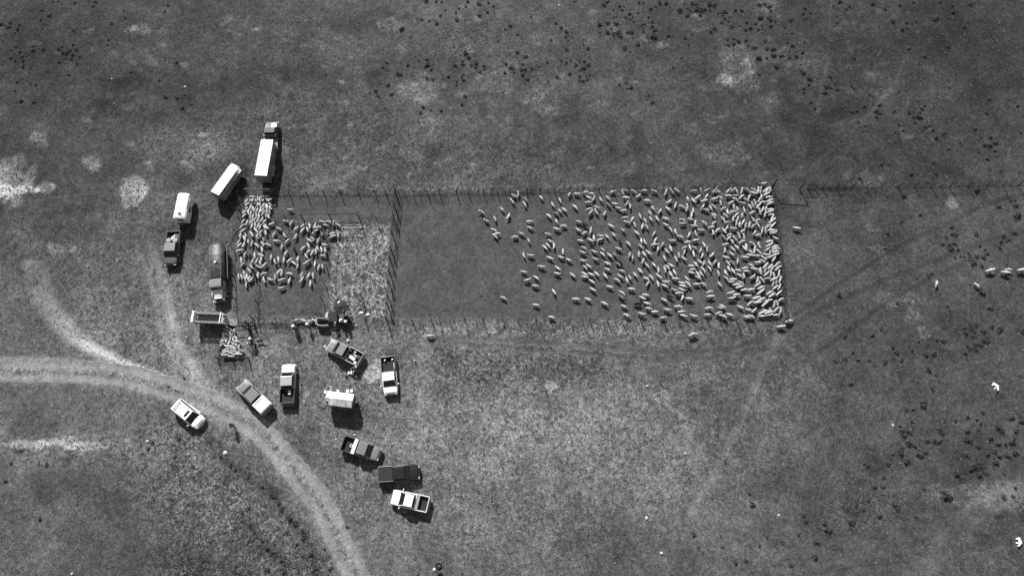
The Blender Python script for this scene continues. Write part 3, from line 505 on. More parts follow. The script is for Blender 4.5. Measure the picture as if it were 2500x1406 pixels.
for (rx, ry, hx, hy, kind) in flock:
    L = math.hypot(hx - rx, hy - ry); z = .58
    A = G(rx, ry, z); B = G(hx, hy, z); d = B - A; Lw = d.length + .16
    # a short span means the neck is bent or the animal is foreshortened
    if Lw < .80: v = rs.choice([4, 5])
    elif Lw < .95: v = rs.choice([1, 2, 1, 2, 3])
    else: v = rs.choice([0, 0, 0, 1, 2, 3])
    ext = [1.20, 1.10, 1.10, 1.12, .93, .93][v]
    sc = min(1.16, max(.86, Lw / ext)); mid = (A + B) / 2
    ang = math.atan2(d.y, d.x); off = {0: .16, 1: .12, 2: .12, 3: .13, 4: .04, 5: .04}[v] * 0 
    cx = mid.x - math.cos(ang) * (.5 * ext - .50) * sc; cy = mid.y - math.sin(ang) * (.5 * ext - .50) * sc
    recs.append([kind, v, sc * rs.uniform(.98, 1.03), cx, cy, ang, L, (rx + hx) / 2, (ry + hy) / 2, hx - rx, hy - ry])
def where(x, y):
    if x < 622 and y > 786: return 'narrow loading pen', (535, 606), (790, 876)
    if 1150 < x < 1925 and 450 < y < 783: return 'long pen', (965, 1918), (460, 783)
    if x < 845 and y < 722: return 'crowded left pen', (578, 835), (475, 715)
    return None, None, None
special = [r for r in recs if r[0] != 'w' or where(r[7], r[8])[0] is None]
rest = sorted([r for r in recs if not (r[0] != 'w' or where(r[7], r[8])[0] is None)], key=lambda r: -r[6])
single = special + rest[:300 - len(special)]; massed = rest[300 - len(special):]
def sheep_label(r):
    tone = {'w': 'white', 'g': 'grey', 'd': 'dark grey', 'b': 'black'}[r[0]]
    w, xr, yr = where(r[7], r[8]); dn = dirname(r[9], r[10])
    if w:
        a = round(100 * (r[7] - xr[0]) / (xr[1] - xr[0])); b = round(100 * (r[8] - yr[0]) / (yr[1] - yr[0]))
        return f'{tone} sheep facing {dn}, {max(a,0)} percent across and {max(b,0)} percent down the {w}', w
    if r[8] > 786 and r[7] < 1100: t = 'white sheep standing alone on the grass left of centre, below the long pen'
    elif r[8] > 805 and 1600 < r[7] < 1750: t = 'white sheep walking alone on grass below the right half of the long pen'
    elif r[8] > 775 and r[7] > 1890: t = ('rear' if r[7] < 1912 else 'front') + ' one of two sheep outside the bottom right corner of the long pen'
    elif r[7] < 860: t = ['first', 'second', 'third', 'fourth'][min(3, int((r[7] - 715) / 16.5))] + ' sheep from the left in the narrow railed race beside the handlers'
    elif r[7] < 1875: t = 'white sheep just outside the top right corner of the long pen'
    elif r[8] < 600: t = 'lone white sheep on bare ground right of the long pen, below the open gate'
    elif r[7] < 2300: t = 'lone white sheep with bent neck on the open pasture at right'
    elif r[7] < 2400: t = 'pale sheep grazing beside a shrub, below the file of sheep at right'
    else: t = ['rearmost', 'second', 'third', 'rightmost'][min(3, int((r[7] - 2400) / 23))] + ' sheep of the small file walking off at the right edge'
    return t, 'stray'
sheep_base = {}
used_lab = {}
GR = {'narrow loading pen': 'sheep packed in the narrow loading pen', 'long pen': 'sheep spread through the long pen', 'crowded left pen': 'sheep crowded in the left pen', 'stray': 'sheep outside the pens'}
for r in single:
    kind, v, sc, cx, cy, ang = r[:6]; mat = M[{'w': 'wool', 'g': 'greywool', 'd': 'blackwool', 'b': 'blackwool'}[kind]]
    key = (v, mat.name)
    if key not in sheep_base:
        me = SM[v].copy(); me.materials.clear(); me.materials.append(mat); sheep_base[key] = me
        o = bpy.data.objects.new('sheep', me)
    else: o = bpy.data.objects.new('sheep', sheep_base[key])
    C.objects.link(o); o.location = (cx, cy, 0); o.rotation_euler = (0, 0, ang); o.scale = (sc, sc * (.93 if v < 4 else 1.05), sc)
    lab, g = sheep_label(r)
    if lab in used_lab and g != 'stray':
        w_, xr_, yr_ = where(r[7], r[8]); lab = f"{ {'w':'white','g':'grey','d':'dark grey','b':'black'}[r[0]]} sheep, {100*(r[7]-xr_[0])/(xr_[1]-xr_[0]):.1f} percent across and {100*(r[8]-yr_[0])/(yr_[1]-yr_[0]):.1f} percent down the {g}"
    n = used_lab.get(lab, 0); used_lab[lab] = n + 1
    
    tag(o, lab, 'sheep', GR[g])
# the rest of the flock: past 300, one mass
V = []; F = []; nv = 0
cache = {}
for v in range(6):
    me = SM[v]; a = np.zeros(len(me.vertices) * 3, np.float32); me.vertices.foreach_get('co', a)
    cache[v] = (a.reshape(-1, 3), [tuple(p.vertices) for p in me.polygons])
for r in massed:
    kind, v, sc, cx, cy, ang = r[:6]; co_, fs = cache[v]; c, s = math.cos(ang), math.sin(ang)
    x = co_[:, 0] * sc; y = co_[:, 1] * sc * .93; z = co_[:, 2] * sc
    V.append(np.stack([x * c - y * s + cx, x * s + y * c + cy, z], 1)); F += [tuple(i + nv for i in f_) for f_ in fs]; nv += len(co_)
me = bpy.data.meshes.new('flock'); me.from_pydata(np.concatenate(V).tolist(), [], F)
me.polygons.foreach_set('use_smooth', np.ones(len(me.polygons), bool))
fl = link('sheep_flock', me, M['wool']); tag(fl, 'the rest of the dense white sheep flock filling both pens', 'sheep', kind='stuff')
# two white guardian dogs lying on the open pasture
def dog_mesh(name, curl):
    V = []; E = []; Rd = []
    def add(p, r, to=None):
        V.append(p); Rd.append(r)
        if to is not None: E.append((to, len(V) - 1))
        return len(V) - 1
    b = add((0, 0, .20), .17); c = add((.26, .05 * curl, .21), .16, b); h = add((-.26, .07 * curl, .19), .17, b)
    n = add((.42, .16 * curl, .27), .10, c); hd = add((.50, .30 * curl, .30), .10, n); m = add((.52, .45 * curl, .24), .05, hd)
    for s in (-1, 1): add((.50 + s * .08, .27 * curl, .37), .025, hd)
    for s in (0, 1):
        k = add((.22 - s * .1, .26 * curl, .09), .05, c); add((.26 - s * .12, .50 * curl, .05), .035, k)
        k = add((-.30 - s * .07, .26 * curl, .10), .06, h); add((-.22 - s * .10, .48 * curl, .05), .035, k)
    t = add((-.44, .02, .12), .045, h); add((-.52, .20 * curl, .06), .03, t)
    return skin_mesh(name, V, E, Rd, 1, .004)
for px, py, ang, cu, sc, lab in ((2433, 941, -62, -1, 1.05, 'bright white dog curled on dark open pasture at the right'), (2491, 1322, -100, -1, 1.05, 'bright white dog lying at the right edge near the bottom corner')):
    o = link('dog', dog_mesh('dog', cu), M['white']); p = G(px, py, .15); o.location = (p.x, p.y, 0); o.rotation_euler = (0, 0, R(ang)); o.scale = (sc,) * 3
    tag(o, lab, 'dog', 'white dogs resting on the pasture')
# ------------------------------------------------------------------ shrubs
def shrub_parts(seed):
    q = random.Random(seed); lf = MB(); tw = MB()
    lobes = [(q.uniform(-.55, .55), q.uniform(-.5, .5), q.uniform(.15, .5), q.uniform(.35, .6)) for _ in range(5)] + [(0, 0, .35, .6)]
    for lx, ly, lz, lr in lobes:
        tw.bar((lx * .15, ly * .15, 0), (lx, ly, lz), .05, .02, 4)
        for _ in range(26):
            a = q.uniform(0, 2 * math.pi); u = q.uniform(-.25, 1); w = math.sqrt(max(0, 1 - u * u)); rr_ = lr * q.uniform(.6, 1.05)
            c = Vector((lx + math.cos(a) * w * rr_, ly + math.sin(a) * w * rr_, max(.04, lz + u * rr_ * .85)))
            s_ = q.uniform(.07, .17); n = Vector((math.cos(a) * w + q.uniform(-.5, .5), math.sin(a) * w + q.uniform(-.5, .5), u + .3)).normalized()
            t = n.orthogonal().normalized(); bt = n.cross(t); k = q.uniform(0, 3.1); t, bt = t * math.cos(k) + bt * math.sin(k), bt * math.cos(k) - t * math.sin(k)
            vs_ = [lf.bm.verts.new(c + t * s_ * 1.4), lf.bm.verts.new(c + bt * s_ * .7), lf.bm.verts.new(c - t * s_ * 1.1), lf.bm.verts.new(c - bt * s_ * .7)]
            lf.bm.faces.new(vs_)
    a = lf.mesh('foliage', flip=False); b = tw.mesh('stem'); a.materials.append(M['shrub']); b.materials.append(M['twig']); return a, b
SHR = [shrub_parts(100 + i) for i in range(7)]
bl = []
for ox, oy, s, txt in BU:
    for e in txt.split(';'):
        a = [float(q) / s for q in e.split(',')]; bl.append((ox + a[0], oy + a[1], a[2]))
bl.sort(key=lambda b: -b[2]); q = random.Random(5)
def px_per_m(p): return FPX / (p.y * st + CAM_H * ct)
seen = set(); FV = []; FF = []; fn = 0
protos = []
for a, b in SHR:
    r = bpy.data.objects.new('shrub', None); protos.append((a, b))
for i, (x, y, r) in enumerate(bl):
    p = G(x, y, .1); rad = r / px_per_m(p) * (1.75 if x > 1950 and y > 450 else 1.5); k = q.randrange(7); rz = q.uniform(0, 6.28); hz = rad * q.uniform(.75, 1.0)
    if i < 300:
        t = bpy.data.objects.new('shrub', None); C.objects.link(t); t.location = (p.x, p.y, 0); t.rotation_euler = (0, 0, rz); t.scale = (rad, rad * q.uniform(.85, 1.1), hz)
        f_ = bpy.data.objects.new('foliage', SHR[k][0]); C.objects.link(f_); f_.parent = t
        s_ = bpy.data.objects.new('stem', SHR[k][1]); C.objects.link(s_); s_.parent = t
        size = 'large' if r > 5.5 else ('medium' if r > 4.3 else 'small')
        lab = f'{size} dark shrub, {x/25:.0f} percent across and {y/14.06:.0f} percent down the photo'
        if lab in seen: lab = f'{size} dark shrub, {x/25:.1f} percent across and {y/14.06:.1f} percent down the photo'
        seen.add(lab); tag(t, lab, 'shrub', 'dark shrubs dotted over the pasture')
    else:
        me = SHR[k][0]; a = np.zeros(len(me.vertices) * 3, np.float32); me.vertices.foreach_get('co', a); a = a.reshape(-1, 3)
        c, s = math.cos(rz), math.sin(rz)
        FV.append(np.stack([(a[:, 0] * c - a[:, 1] * s) * rad + p.x, (a[:, 0] * s + a[:, 1] * c) * rad + p.y, a[:, 2] * hz], 1))
        FF.append(np.arange(len(a)).reshape(-1, 4) + fn); fn += len(a)
me = bpy.data.meshes.new('scrub'); me.from_pydata(np.concatenate(FV).tolist(), [], np.concatenate(FF).tolist())
tag(link('low_shrubs', me, M['shrub']), 'the many smaller dark shrubs scattered over the pasture', 'shrub', kind='stuff')
# ------------------------------------------------------------------ dry tufts, the ground's own litter
def tufts(n, seed, mat, name, label, smin, smax, dark=None, regions=None):
    r = np.random.default_rng(seed); V = []; F = []; k = 0
    X = r.uniform(-84, 84, n * 3); Y = r.uniform(-12, 80, n * 3)
    px, py = topx(X, Y)
    ok = (px > -40) & (px < 2540) & (py > -40) & (py < 1450)
    xi = np.clip(np.searchsorted(xs, X), 0, nx - 1); yi = np.clip(np.searchsorted(ys, Y), 0, ny - 1)
    dens = (rgh.reshape(ny, nx)[yi, xi] ** 1.3) * (.35 + 1.3 * fbm(X, Y, .25, 91)) / 1.1
    rd = linedist(X, Y, W(ROAD)); ok &= (r.random(n * 3) < dens) & (rd > 1.7 )
    X = X[ok][:n]; Y = Y[ok][:n]; m = len(X)
    S = r.uniform(smin, smax, m) * (.6 + .8 * r.random(m)); A = r.uniform(0, 6.28, m)
    for j in range(3):      # three crossed leaning blades to a tuft
        a = A + j * 1.9 + r.uniform(-.4, .4, m); l = S * r.uniform(.7, 1.2, m); w = S * .42; h = S * r.uniform(.35, .8, m)
        dx, dy = np.cos(a), np.sin(a)
        p0 = np.stack([X - dy * w, Y + dx * w, np.zeros(m) - .02], 1); p1 = np.stack([X + dy * w, Y - dx * w, np.zeros(m) - .02], 1)
        p2 = np.stack([X + dx * l + dy * w * .3, Y + dy * l - dx * w * .3, h], 1); p3 = np.stack([X + dx * l - dy * w * .3, Y + dy * l + dx * w * .3, h * .9], 1)
        V.append(np.stack([p0, p1, p2, p3], 1).reshape(-1, 3)); F.append(np.arange(m * 4).reshape(-1, 4) + k); k += m * 4
    V = np.concatenate(V); F = np.concatenate(F)
    me = bpy.data.meshes.new(name); me.vertices.add(len(V)); me.vertices.foreach_set('co', V.astype(np.float32).ravel())
    me.loops.add(F.size); me.loops.foreach_set('vertex_index', F.ravel().astype(np.int32)); me.polygons.add(len(F)); me.polygons.foreach_set('loop_start', (np.arange(len(F)) * 4).astype(np.int32))
    me.update(calc_edges=True); tag(link(name, me, mat), label, 'grass', kind='stuff')
tufts(46000, 21, M['tuft'], 'grass', 'short dry grass tufts and litter over the rough pasture', .05, .15)
# ------------------------------------------------------------------ fences: base points given in photo pixels
FG = 'steel post and wire fences of the pens'
def fence(label, line, h=1.5, step=19, seed=1, pr=.055, rails=0, railr=.022, wires=7, posts=None, mesh=True, name='fence', cat='fence', lite=None):
    q = random.Random(seed); P = [G(x, y) for x, y in line]; t = thing(name, label, cat, P[0], 0, FG); o = P[0]
    if posts is None:
        posts = []
        for a, b in zip(line[:-1], line[1:]):
            L = math.hypot(b[0] - a[0], b[1] - a[1]); n = max(1, round(L / step))
            for i in range(n):
                f = min(1, max(0, (i + (q.uniform(-.28, .28) if i else 0)) / n)); posts.append((a[0] + (b[0] - a[0]) * f, a[1] + (b[1] - a[1]) * f))
        posts.append(line[-1])
    pw = []; k = 0
    for x, y in posts[:100]:
        thin = k % 2 == 1 and step < 30; k += 1
        hh = h * (q.uniform(.97, 1.12) if not thin else q.uniform(.8, .95)); r_ = pr * (1.15 if not thin else .62)
        p = G(x, y) - o; lean = Vector((q.uniform(-.05, .05), q.uniform(-.05, .05), 0))
        MB().bar((0, 0, -.05), lean + Vector((0, 0, hh)), r_, r_, 6).obj('post', M['post'], t).location = p
        pw.append((p, lean, hh))
    w = MB()
    for i in range(wires):
        z = .12 + (h * .86 - .12) * i / max(1, wires - 1)
        for (a, la, ha), (b, lb, hb) in zip(pw[:-1], pw[1:]): w.bar(a + la * (z / ha) + Vector((0, 0, z)), b + lb * (z / hb) + Vector((0, 0, z)), .009, .009, 3)
    if wires: w.obj('wire_netting', M['wire'], t)
    for i in range(rails):
        z = h * (1 - i / max(1, rails) * .9)
        r = MB()
        for a, b in zip(P[:-1], P[1:]): r.bar(a - o + Vector((0, 0, z)), b - o + Vector((0, 0, z)), railr, railr, 6)
        r.obj('rail', lite or M['post'], t)
    return t
fence('long straight fence along the top side of the long pen', [(975, 478), (1300, 471), (1600, 464), (1884, 457)], 1.55, 17.5, 3)
fence('fence along the right end of the long pen, sheep pressed against it', [(1885, 460), (1891, 520), (1897, 570), (1905, 640), (1909, 700), (1913, 745), (1917, 781)], 1.35, 17, 4, rails=2)
fence('long straight fence along the bottom side of the long pen', [(962, 787), (1180, 784), (1500, 783), (1796, 782), (1915, 782)], 1.45, 22, 5)
fence('cross fence closing the left end of the long pen', [(969, 477), (964, 538), (960, 577), (955, 640), (950, 730), (946, 785)], 2.1, 30, 6, pr=.075, rails=2, railr=.03)
fence('top fence of the empty lane between trailer and long pen', [(672, 480), (710, 479.6), (752, 479), (794, 478), (834, 476.7), (877, 476.7), (917, 476), (969, 477)], 1.55, 42, 7,
      posts=[(672, 480), (710, 479.6), (752, 479), (794, 478), (834, 476.7), (877, 476.7), (917, 476), (943, 476.5), (966, 477)])
fence('inner fence between the empty lane and the crowded left pen', [(655, 541), (699, 536.5), (743, 540)], 1.5, 22, 8)
fence('inner fence running from the tall gate bays to the long pen', [(880, 539.4), (921, 538.6), (960, 540)], 1.5, 20, 9)
fence('bent netting fence on the left side of the crowded left pen', [(588, 478), (588, 505), (587, 538), (578, 570), (572, 612), (571, 650), (573, 700), (577, 762)], 1.4, 30, 10)
fence('short fence across the bottom of the crowded left pen', [(633, 697), (629, 739), (630, 778)], 1.5, 20, 11)
fence('slanting fence right of the crowded left pen, above the umbrella', [(800, 560), (799, 655), (796, 700), (788, 733), (776, 772)], 1.5, 34, 12)
fence('short fence standing right of the umbrella in the rough pale pen', [(884, 726), (889, 750), (893, 784)], 1.6, 28, 13)
fence('wing fence running right from the open gate to the photo edge', [(1971.6, 461)] + [(2300, 456), (2500, 452)], 1.5, 20, 14, posts=[(1971.6, 461), (1988, 461), (2007, 460), (2024.6, 459), (2042, 460), (2060, 459), (2077.5, 460), (2095, 457), (2113.8, 458), (2131, 458.4), (2152, 458), (2172, 456.6), (2192, 458.6), (2211, 457.8), (2233.6, 457.4), (2253, 457.4), (2273.7, 457), (2296.5, 455.7), (2316.7, 456.3), (2340, 454.2), (2362, 454.9), (2383.7, 452.2), (2407.6, 453.2), (2428, 452.2), (2445.6, 453.6), (2466.8, 452.2), (2485.5, 453.2), (2505, 452)], wires=4, pr=.05)
fence('upper rail fence of the sheep race leading to the umbrella', [(620, 780), (645, 780), (760, 780), (786, 780)], 1.15, 23, 15, rails=1, wires=4, lite=M['wire'])
fence('lower rail fence of the sheep race leading to the umbrella', [(620, 791.6), (645, 791.6), (700, 791.8), (768, 792)], 1.15, 23, 16, rails=1, wires=4, lite=M['wire'])
fence('left side fence of the narrow loading pen', [(546, 802), (536, 838), (532.5, 876)], 1.25, 24, 17, rails=1)
fence('bottom end fence of the narrow loading pen', [(532.5, 876), (570, 877), (608, 876)], 1.35, 38, 18, rails=2)
fence('right side fence of the narrow loading pen', [(613, 836), (612, 856), (608, 876)], 1.25, 20, 19, rails=1)
def frame(name, label, a, b, h, mid=None, panel=None, r=.085, cat='gate', mat=None, rails=()):
    A, B = G(*a), G(*b); t = thing(name, label, cat, A); B0 = B - A
    for p in [Vector()] + ([G(*m) - A for m in mid] if mid else []) + [B0]: MB().bar(p, p + Vector((0, 0, h)), r, r, 8).obj('post', M['post'], t)
    MB().bar(Vector((0, 0, h)), B0 + Vector((0, 0, h)), r * .7, r * .7, 8).obj('crossbar', mat or M['post'], t)
    if rails:
        g = MB()
        for z in rails: g.bar(Vector((0, 0, z)), B0 + Vector((0, 0, z)), r * .45, r * .45, 6)
        n = max(2, int(B0.length / 1.2))
        for i in range(n + 1): g.bar(B0 * (i / n) + Vector((0, 0, min(rails))), B0 * (i / n) + Vector((0, 0, max(rails))), r * .35, r * .35, 5)
        g.obj('gate_panel', M['wire'] if cat != 'hurdle' else M['post'], t)
    return t
frame('pen_gate', 'tall open gate frame at the top right corner of the long pen', (1884, 457), (1951.9, 462), 2.5)
frame('gate_panel_fence', 'short railed panel joining the tall gate frame to the wing fence', (1951.9, 462), (1990, 461), 1.3, rails=(.3, .8, 1.25), r=.04, cat='fence')
frame('pen_gate', 'tall two bay gate frame above the crowded left pen', (743, 540), (880, 539.4), 2.35, mid=[(810.6, 539)], rails=(.25, .7, 1.15))
frame('pen_gate', 'low railed gate frame at the bottom right of the race, above the loading pen', (560, 782), (620, 780), 2.3, rails=(.3, .8, 1.3), mat=M['wire'])
frame('pen_gate', 'railed loading gate just below the white box trailer', (606, 476), (668, 476), 1.9, rails=(.3, .8, 1.3, 1.8), mat=M['wire'])
frame('hurdle', 'low dark hurdle at the foot of the rough pale pen', (912.5, 788.2), (957.8, 787.5), 1.0, mid=[(935, 788)], rails=(.15, .55, .95), r=.035, cat='hurdle')
frame('pen_gate', 'narrow tall gate hoop near the black umbrella', (786, 772), (794, 776), 2.1, r=.035)
# tall corner gate hoop at the end of the top lane, its bar reaching down the cross fence
A = G(964, 538); t = thing('gate', 'wide netted gate with tall hoop on the cross fence of the long pen', 'gate', A)
for a, b in (((969, 477), 2.6), ((964, 538), 1.9)): p = G(*a) - A; MB().bar(p, p + Vector((0, 0, b)), .05, .05, 8).obj('post', M['post'], t)
p = G(969, 477) - A; MB().bar(p + Vector((0, 0, 2.6)), Vector((0, 0, 1.9)), .035, .035, 8).obj('crossbar', M['post'], t)
# ------------------------------------------------------------------ vehicles: local x forward, y left, z up
def ring(x, w, zb, zt, rnd=.12):
    return [(x, -w * .96, zb), (x, -w, zb + .25), (x, -w, zt - .22), (x, -w * .96, zt - .07), (x, -w * (1 - rnd), zt), (x, w * (1 - rnd), zt), (x, w * .96, zt - .07), (x, w, zt - .22), (x, w, zb + .25), (x, w * .96, zb)]
def wheel(t, x, y, r=.40, w=.27, rim='steel', name='wheel'):
    wo_ = MB().cyl((0, 0, 0), r, w, 'Y', 22).obj(name, M['rubber'], t, False); wo_.location = (x, y, r)
    s = 1 if y > 0 else -1
    MB().cyl((0, s * (w / 2 + .004), 0), r * .58, .03, 'Y', 14).obj('rim', M[rim], wo_); return wo_
def cab(t, x0, x1, zr, zb, wb, wt, paint, rake_f=.75, rake_r=.18, ribs=0, roofmat=None, sill=0):
    """x0 rear foot, x1 windshield foot; roof plate and glass are their own parts"""
    a = [(x0, -wb, zb), (x1, -wb, zb), (x1, wb, zb), (x0, wb, zb)]
    xa, xb = x0 + rake_r, x1 - rake_f; b = [(xa, -wt, zr), (xb, -wt, zr), (xb, wt, zr), (xa, wt, zr)]
    MB().loft([a, b]).obj('cab', paint, t)
    mb = MB(); mb.box(((xa + xb) / 2, 0, zr + .015), (xb - xa + .04, wt * 2 + .02, .07), .03)
    for i in range(ribs):
        y = -wt * .82 + i * wt * 1.64 / max(1, ribs - 1); mb.box(((xa + xb) / 2, y, zr + .06), ((xb - xa) * .86, .05, .035), .01)
    mb.obj('roof', roofmat or paint, t)
    MB().panel([a[1], a[2], b[2], b[1]], .09, .012).obj('windshield', M['glass'], t)
    MB().panel([a[3], a[0], b[0], b[3]], .12, .012).obj('rear_window', M['glass'], t)
    for s, q in ((1, [a[2], a[3], b[3], b[2]]), (-1, [a[0], a[1], b[1], b[0]])):
        MB().panel(q, .12, .012).obj('side_window', M['glass'], t)
    return xa, xb
def mirrors(t, x, y, z, mat):
    for s in (-1, 1): MB().box((x, s * (y + .16), z), (.12, .22, .18), .03).obj('mirror', mat, t)
def place(t, rear, front, z=.9):
    a, b = G(*rear, z), G(*front, z); d = b - a; t.location = ((a.x + b.x) / 2, (a.y + b.y) / 2, 0); t.rotation_euler = (0, 0, math.atan2(d.y, d.x)); return d.length
VG = 'pickup trucks parked around the pens'
def pickup(label, rear, front, paint, roof=None, hood=None, bed='open', cabl=.40, hoodl=.26, W_=1.98, ribs=0, bedrail=None, gapless=True, bumper='steel', tail=None, name='pickup_truck', cat='pickup truck', bedfloor='liner', railw=.07):
    t = thing(name, label, cat, (0, 0, 0), 0, VG); L = place(t, rear, front); w = W_ / 2; m = M[paint]
    xf = L / 2; xr = -L / 2; xh = xf - hoodl * L; xc = xh - cabl * L     # windshield foot, cab rear
    # lower body: engine bay and cab
    st_ = [(xc, w, 1.08), (xc + .3, w, 1.09), (xh - .1, w, 1.10), (xh + .2, w * .985, 1.10), (xf - .45, w * .955, 1.05), (xf - .18, w * .90, .98), (xf - .05, w * .80, .84)]
    MB().loft([ring(x, ww, .42, zt) for x, ww, zt in st_]).obj('body', m, t)
    h = MB(); hl = xf - .30 - xh - .12
    h.loft([[(x, -ww, z), (x, -ww * .5, z + .035), (x, ww * .5, z + .035), (x, ww, z), (x, ww * .98, z - .05), (x, -ww * .98, z - .05)] for x, ww, z in ((xh + .14, w * .80, 1.115), (xh + .14 + hl * .5, w * .79, 1.10), (xh + .14 + hl, w * .72, 1.055))])
    h.obj('hood', M[hood or paint], t)
    MB().box((xf - .035, 0, .72), (.10, W_ * .62, .26), .02).obj('grille', M['black'], t)
    for s in (-1, 1): MB().box((xf - .11, s * w * .68, .84), (.16, .30, .17), .03).obj('headlight', M['lamp'], t)
    MB().loft([[(xf + .0 - abs(y) ** 2 * .16, y, .44), (xf + .10 - abs(y) ** 2 * .18, y, .46), (xf + .10 - abs(y) ** 2 * .18, y, .60), (xf - abs(y) ** 2 * .16, y, .62)] for y in np.linspace(-w * .95, w * .95, 9)]).obj('bumper', M[bumper], t)
    cab(t, xc + .04, xh + .30, 1.78, 1.06, w * .90, w * .76, m, rake_f=.78, rake_r=.16, ribs=ribs, roofmat=M[roof] if roof else None)
    mirrors(t, xh + .02, w, 1.22, M['black'] if paint != 'white' else M['white'])
    # bed
    bl_ = xc - xr; zt = 1.22; side = M[bedrail or paint]; xm = (xr + xc) / 2 - .02
    for s in (-1, 1): MB().box((xm, s * (w - .05), .85), (bl_ - .04, .10, .72), .03).obj('bed_side', side, t)
    MB().box((xr + .04, 0, .86), (.08, W_ - .22, .70), .02).obj('tailgate', M[tail or bedrail or paint], t)
    MB().box((xc - .07, 0, .92), (.07, W_ - .22, .58), .01).obj('bed_front', side, t)
    MB().box((xm, 0, .66), (bl_ - .16, W_ - .20, .08)).obj('bed_floor', M[bedfloor], t)
    MB().box((xr - .09, 0, .52), (.16, W_ * .9, .16), .03).obj('rear_bumper', M[bumper], t)
    if bed == 'cover':
        MB().loft([[(x, -w * .97, 1.24), (x, -w * .88, 1.24 + k), (x, w * .88, 1.24 + k), (x, w * .97, 1.24)] for x, k in ((xr + .02, .30), (xr + .2, .40), (xc - .25, .40), (xc - .05, .32))]).obj('bed_cover', M['white'], t)
        MB().box((xc - .30, 0, 1.655), (.10, W_ * .55, .04), .01).obj('rack_bar', M['darkgrey'], t)
        MB().box((xr + .06, 0, 1.30), (.10, W_ * .80, .25), .02).obj('cover_window', M['glass'], t)
    if bed == 'toolbox': MB().box((xc - .32, 0, 1.27), (.46, W_ * .98, .26), .03).obj('toolbox', M['white'], t)
    if bed == 'greybox': MB().box((xc - .36, 0, 1.20), (.34, W_ * .84, .20), .03).obj('toolbox', M['midgrey'], t)
    MB().box((0, 0, .42), (L * .9, W_ * .5, .18)).obj('chassis', M['rust'], t)
    for x in (xf - .95, xr + 1.15):
        for s in (-1, 1): wheel(t, x, s * (w - .10))
    return t, L, xc, xr, w
def cargo(parent, x, y, z, name, label, cat, mb, mat, group=None, rz=0.0):
    p = parent.matrix_basis @ Vector((x, y, z)) if False else Matrix.Translation(parent.location) @ Matrix.Rotation(parent.rotation_euler.z, 4, 'Z') @ Vector((x, y, z))
    o = mb.obj(name, mat); o.location = p; o.rotation_euler = (0, 0, parent.rotation_euler.z + rz); tag(o, label, cat, group); return o
# the eight parked below the pens
v, L, xc, xr, w = pickup('grey pickup with ribbed roof and white covered bed beside the road', (653.4, 1000), (587.5, 936), 'silver', roof='grey', hood='grey', bed='cover', ribs=7)
v, L, xc, xr, w = pickup('silver pickup parked nose up with one white box in its dark bed', (701, 984.5), (704.7, 889), 'silver', roof='silver', hood='white', cabl=.36, bedrail='darkgrey')
cargo(v, xr + 1.45, -.28, .70, 'box', 'white box in the open bed of the silver pickup', 'box', MB().box((0, 0, .15), (.58, .36, .30), .03), M['plastic'])
cargo(v, xr + 1.75, .10, .70, 'sack', 'dark sack beside the white box in the silver pickup', 'sack', MB().ball((0, 0, .16), .22, (1.1, .9, .75)), M['darkgrey'])
v, L, xc, xr, w = pickup('grey pickup with its bed full of boxes and sacks below the race', (881, 879.5), (801, 839), 'silver', roof='grey', hood='grey', cabl=.32, bedrail='silver', tail='silver')
q = random.Random(3)
for i, (dx, dy, sx, sy, mt, nm, lb) in enumerate([(1.0, .25, .90, .42, 'plastic', 'cooler', 'long white cooler in the loaded bed of the grey pickup'), (.30, .62, .34, .30, 'plastic', 'box', 'small white box at the tail corner of the loaded pickup'),
        (.75, -.20, .55, .32, 'midgrey', 'crate', 'grey crate beside the white cooler in the loaded pickup'), (1.05, -.62, .36, .36, 'dullwhite', 'sack', 'pale sack at the lower side of the loaded bed'),
        (1.95, .45, .24, .40, 'midgrey', 'bag', 'grey bag behind the cab of the loaded pickup'), (1.75, .02, .34, .32, 'midgrey', 'bag', 'round grey bag in the middle of the loaded bed'), (2.15, .05, .30, .26, 'dullwhite', 'bag', 'pale bag close behind the cab of the loaded pickup'),
        (2.2, -.38, .28, .30, 'dullwhite', 'bag', 'pale bag in the lower front corner of the loaded bed'), (1.85, -.60, .45, .22, 'dullwhite', 'bag', 'long pale bag along the lower side of the loaded bed'), (.28, -.25, .22, .36, 'galv', 'rack', 'small pale rack near the tailgate of the loaded pickup'), (1.62, .62, .2, .3, 'dullwhite', 'jug', 'pale jug along the upper side of the loaded bed')]):
    mb = MB()
    if nm in ('bag', 'sack'): mb.ball((0, 0, .15), .5, (sx, sy, .34))
    elif nm == 'jug': mb.cyl((0, 0, .17), .12, .30); mb.cyl((0, 0, .35), .04, .08)
    elif nm == 'rack':
        for k in range(4): mb.bar((-.1, -.18 + k * .12, .02), (.1, -.18 + k * .12, .3), .02)
        mb.bar((-.1, -.2, .3), (-.1, .2, .3), .02); mb.bar((.1, -.2, .3), (.1, .2, .3), .02)
    else: mb.box((0, 0, .16), (sx, sy, .32), .04); mb.box((0, 0, .335), (sx * .96, sy * .94, .03), .01)
    cargo(v, xr + .25 + dx * .95, dy, .70, nm, lb, nm, mb, M[mt], 'cargo in the loaded pickup', q.uniform(-.3, .3))
v, L, xc, xr, w = pickup('white pickup with dark open bed, parked nose down beside the grass', (947, 871), (954.4, 963.3), 'white', roof='white', cabl=.34, bedrail='darkgrey', hoodl=.25)
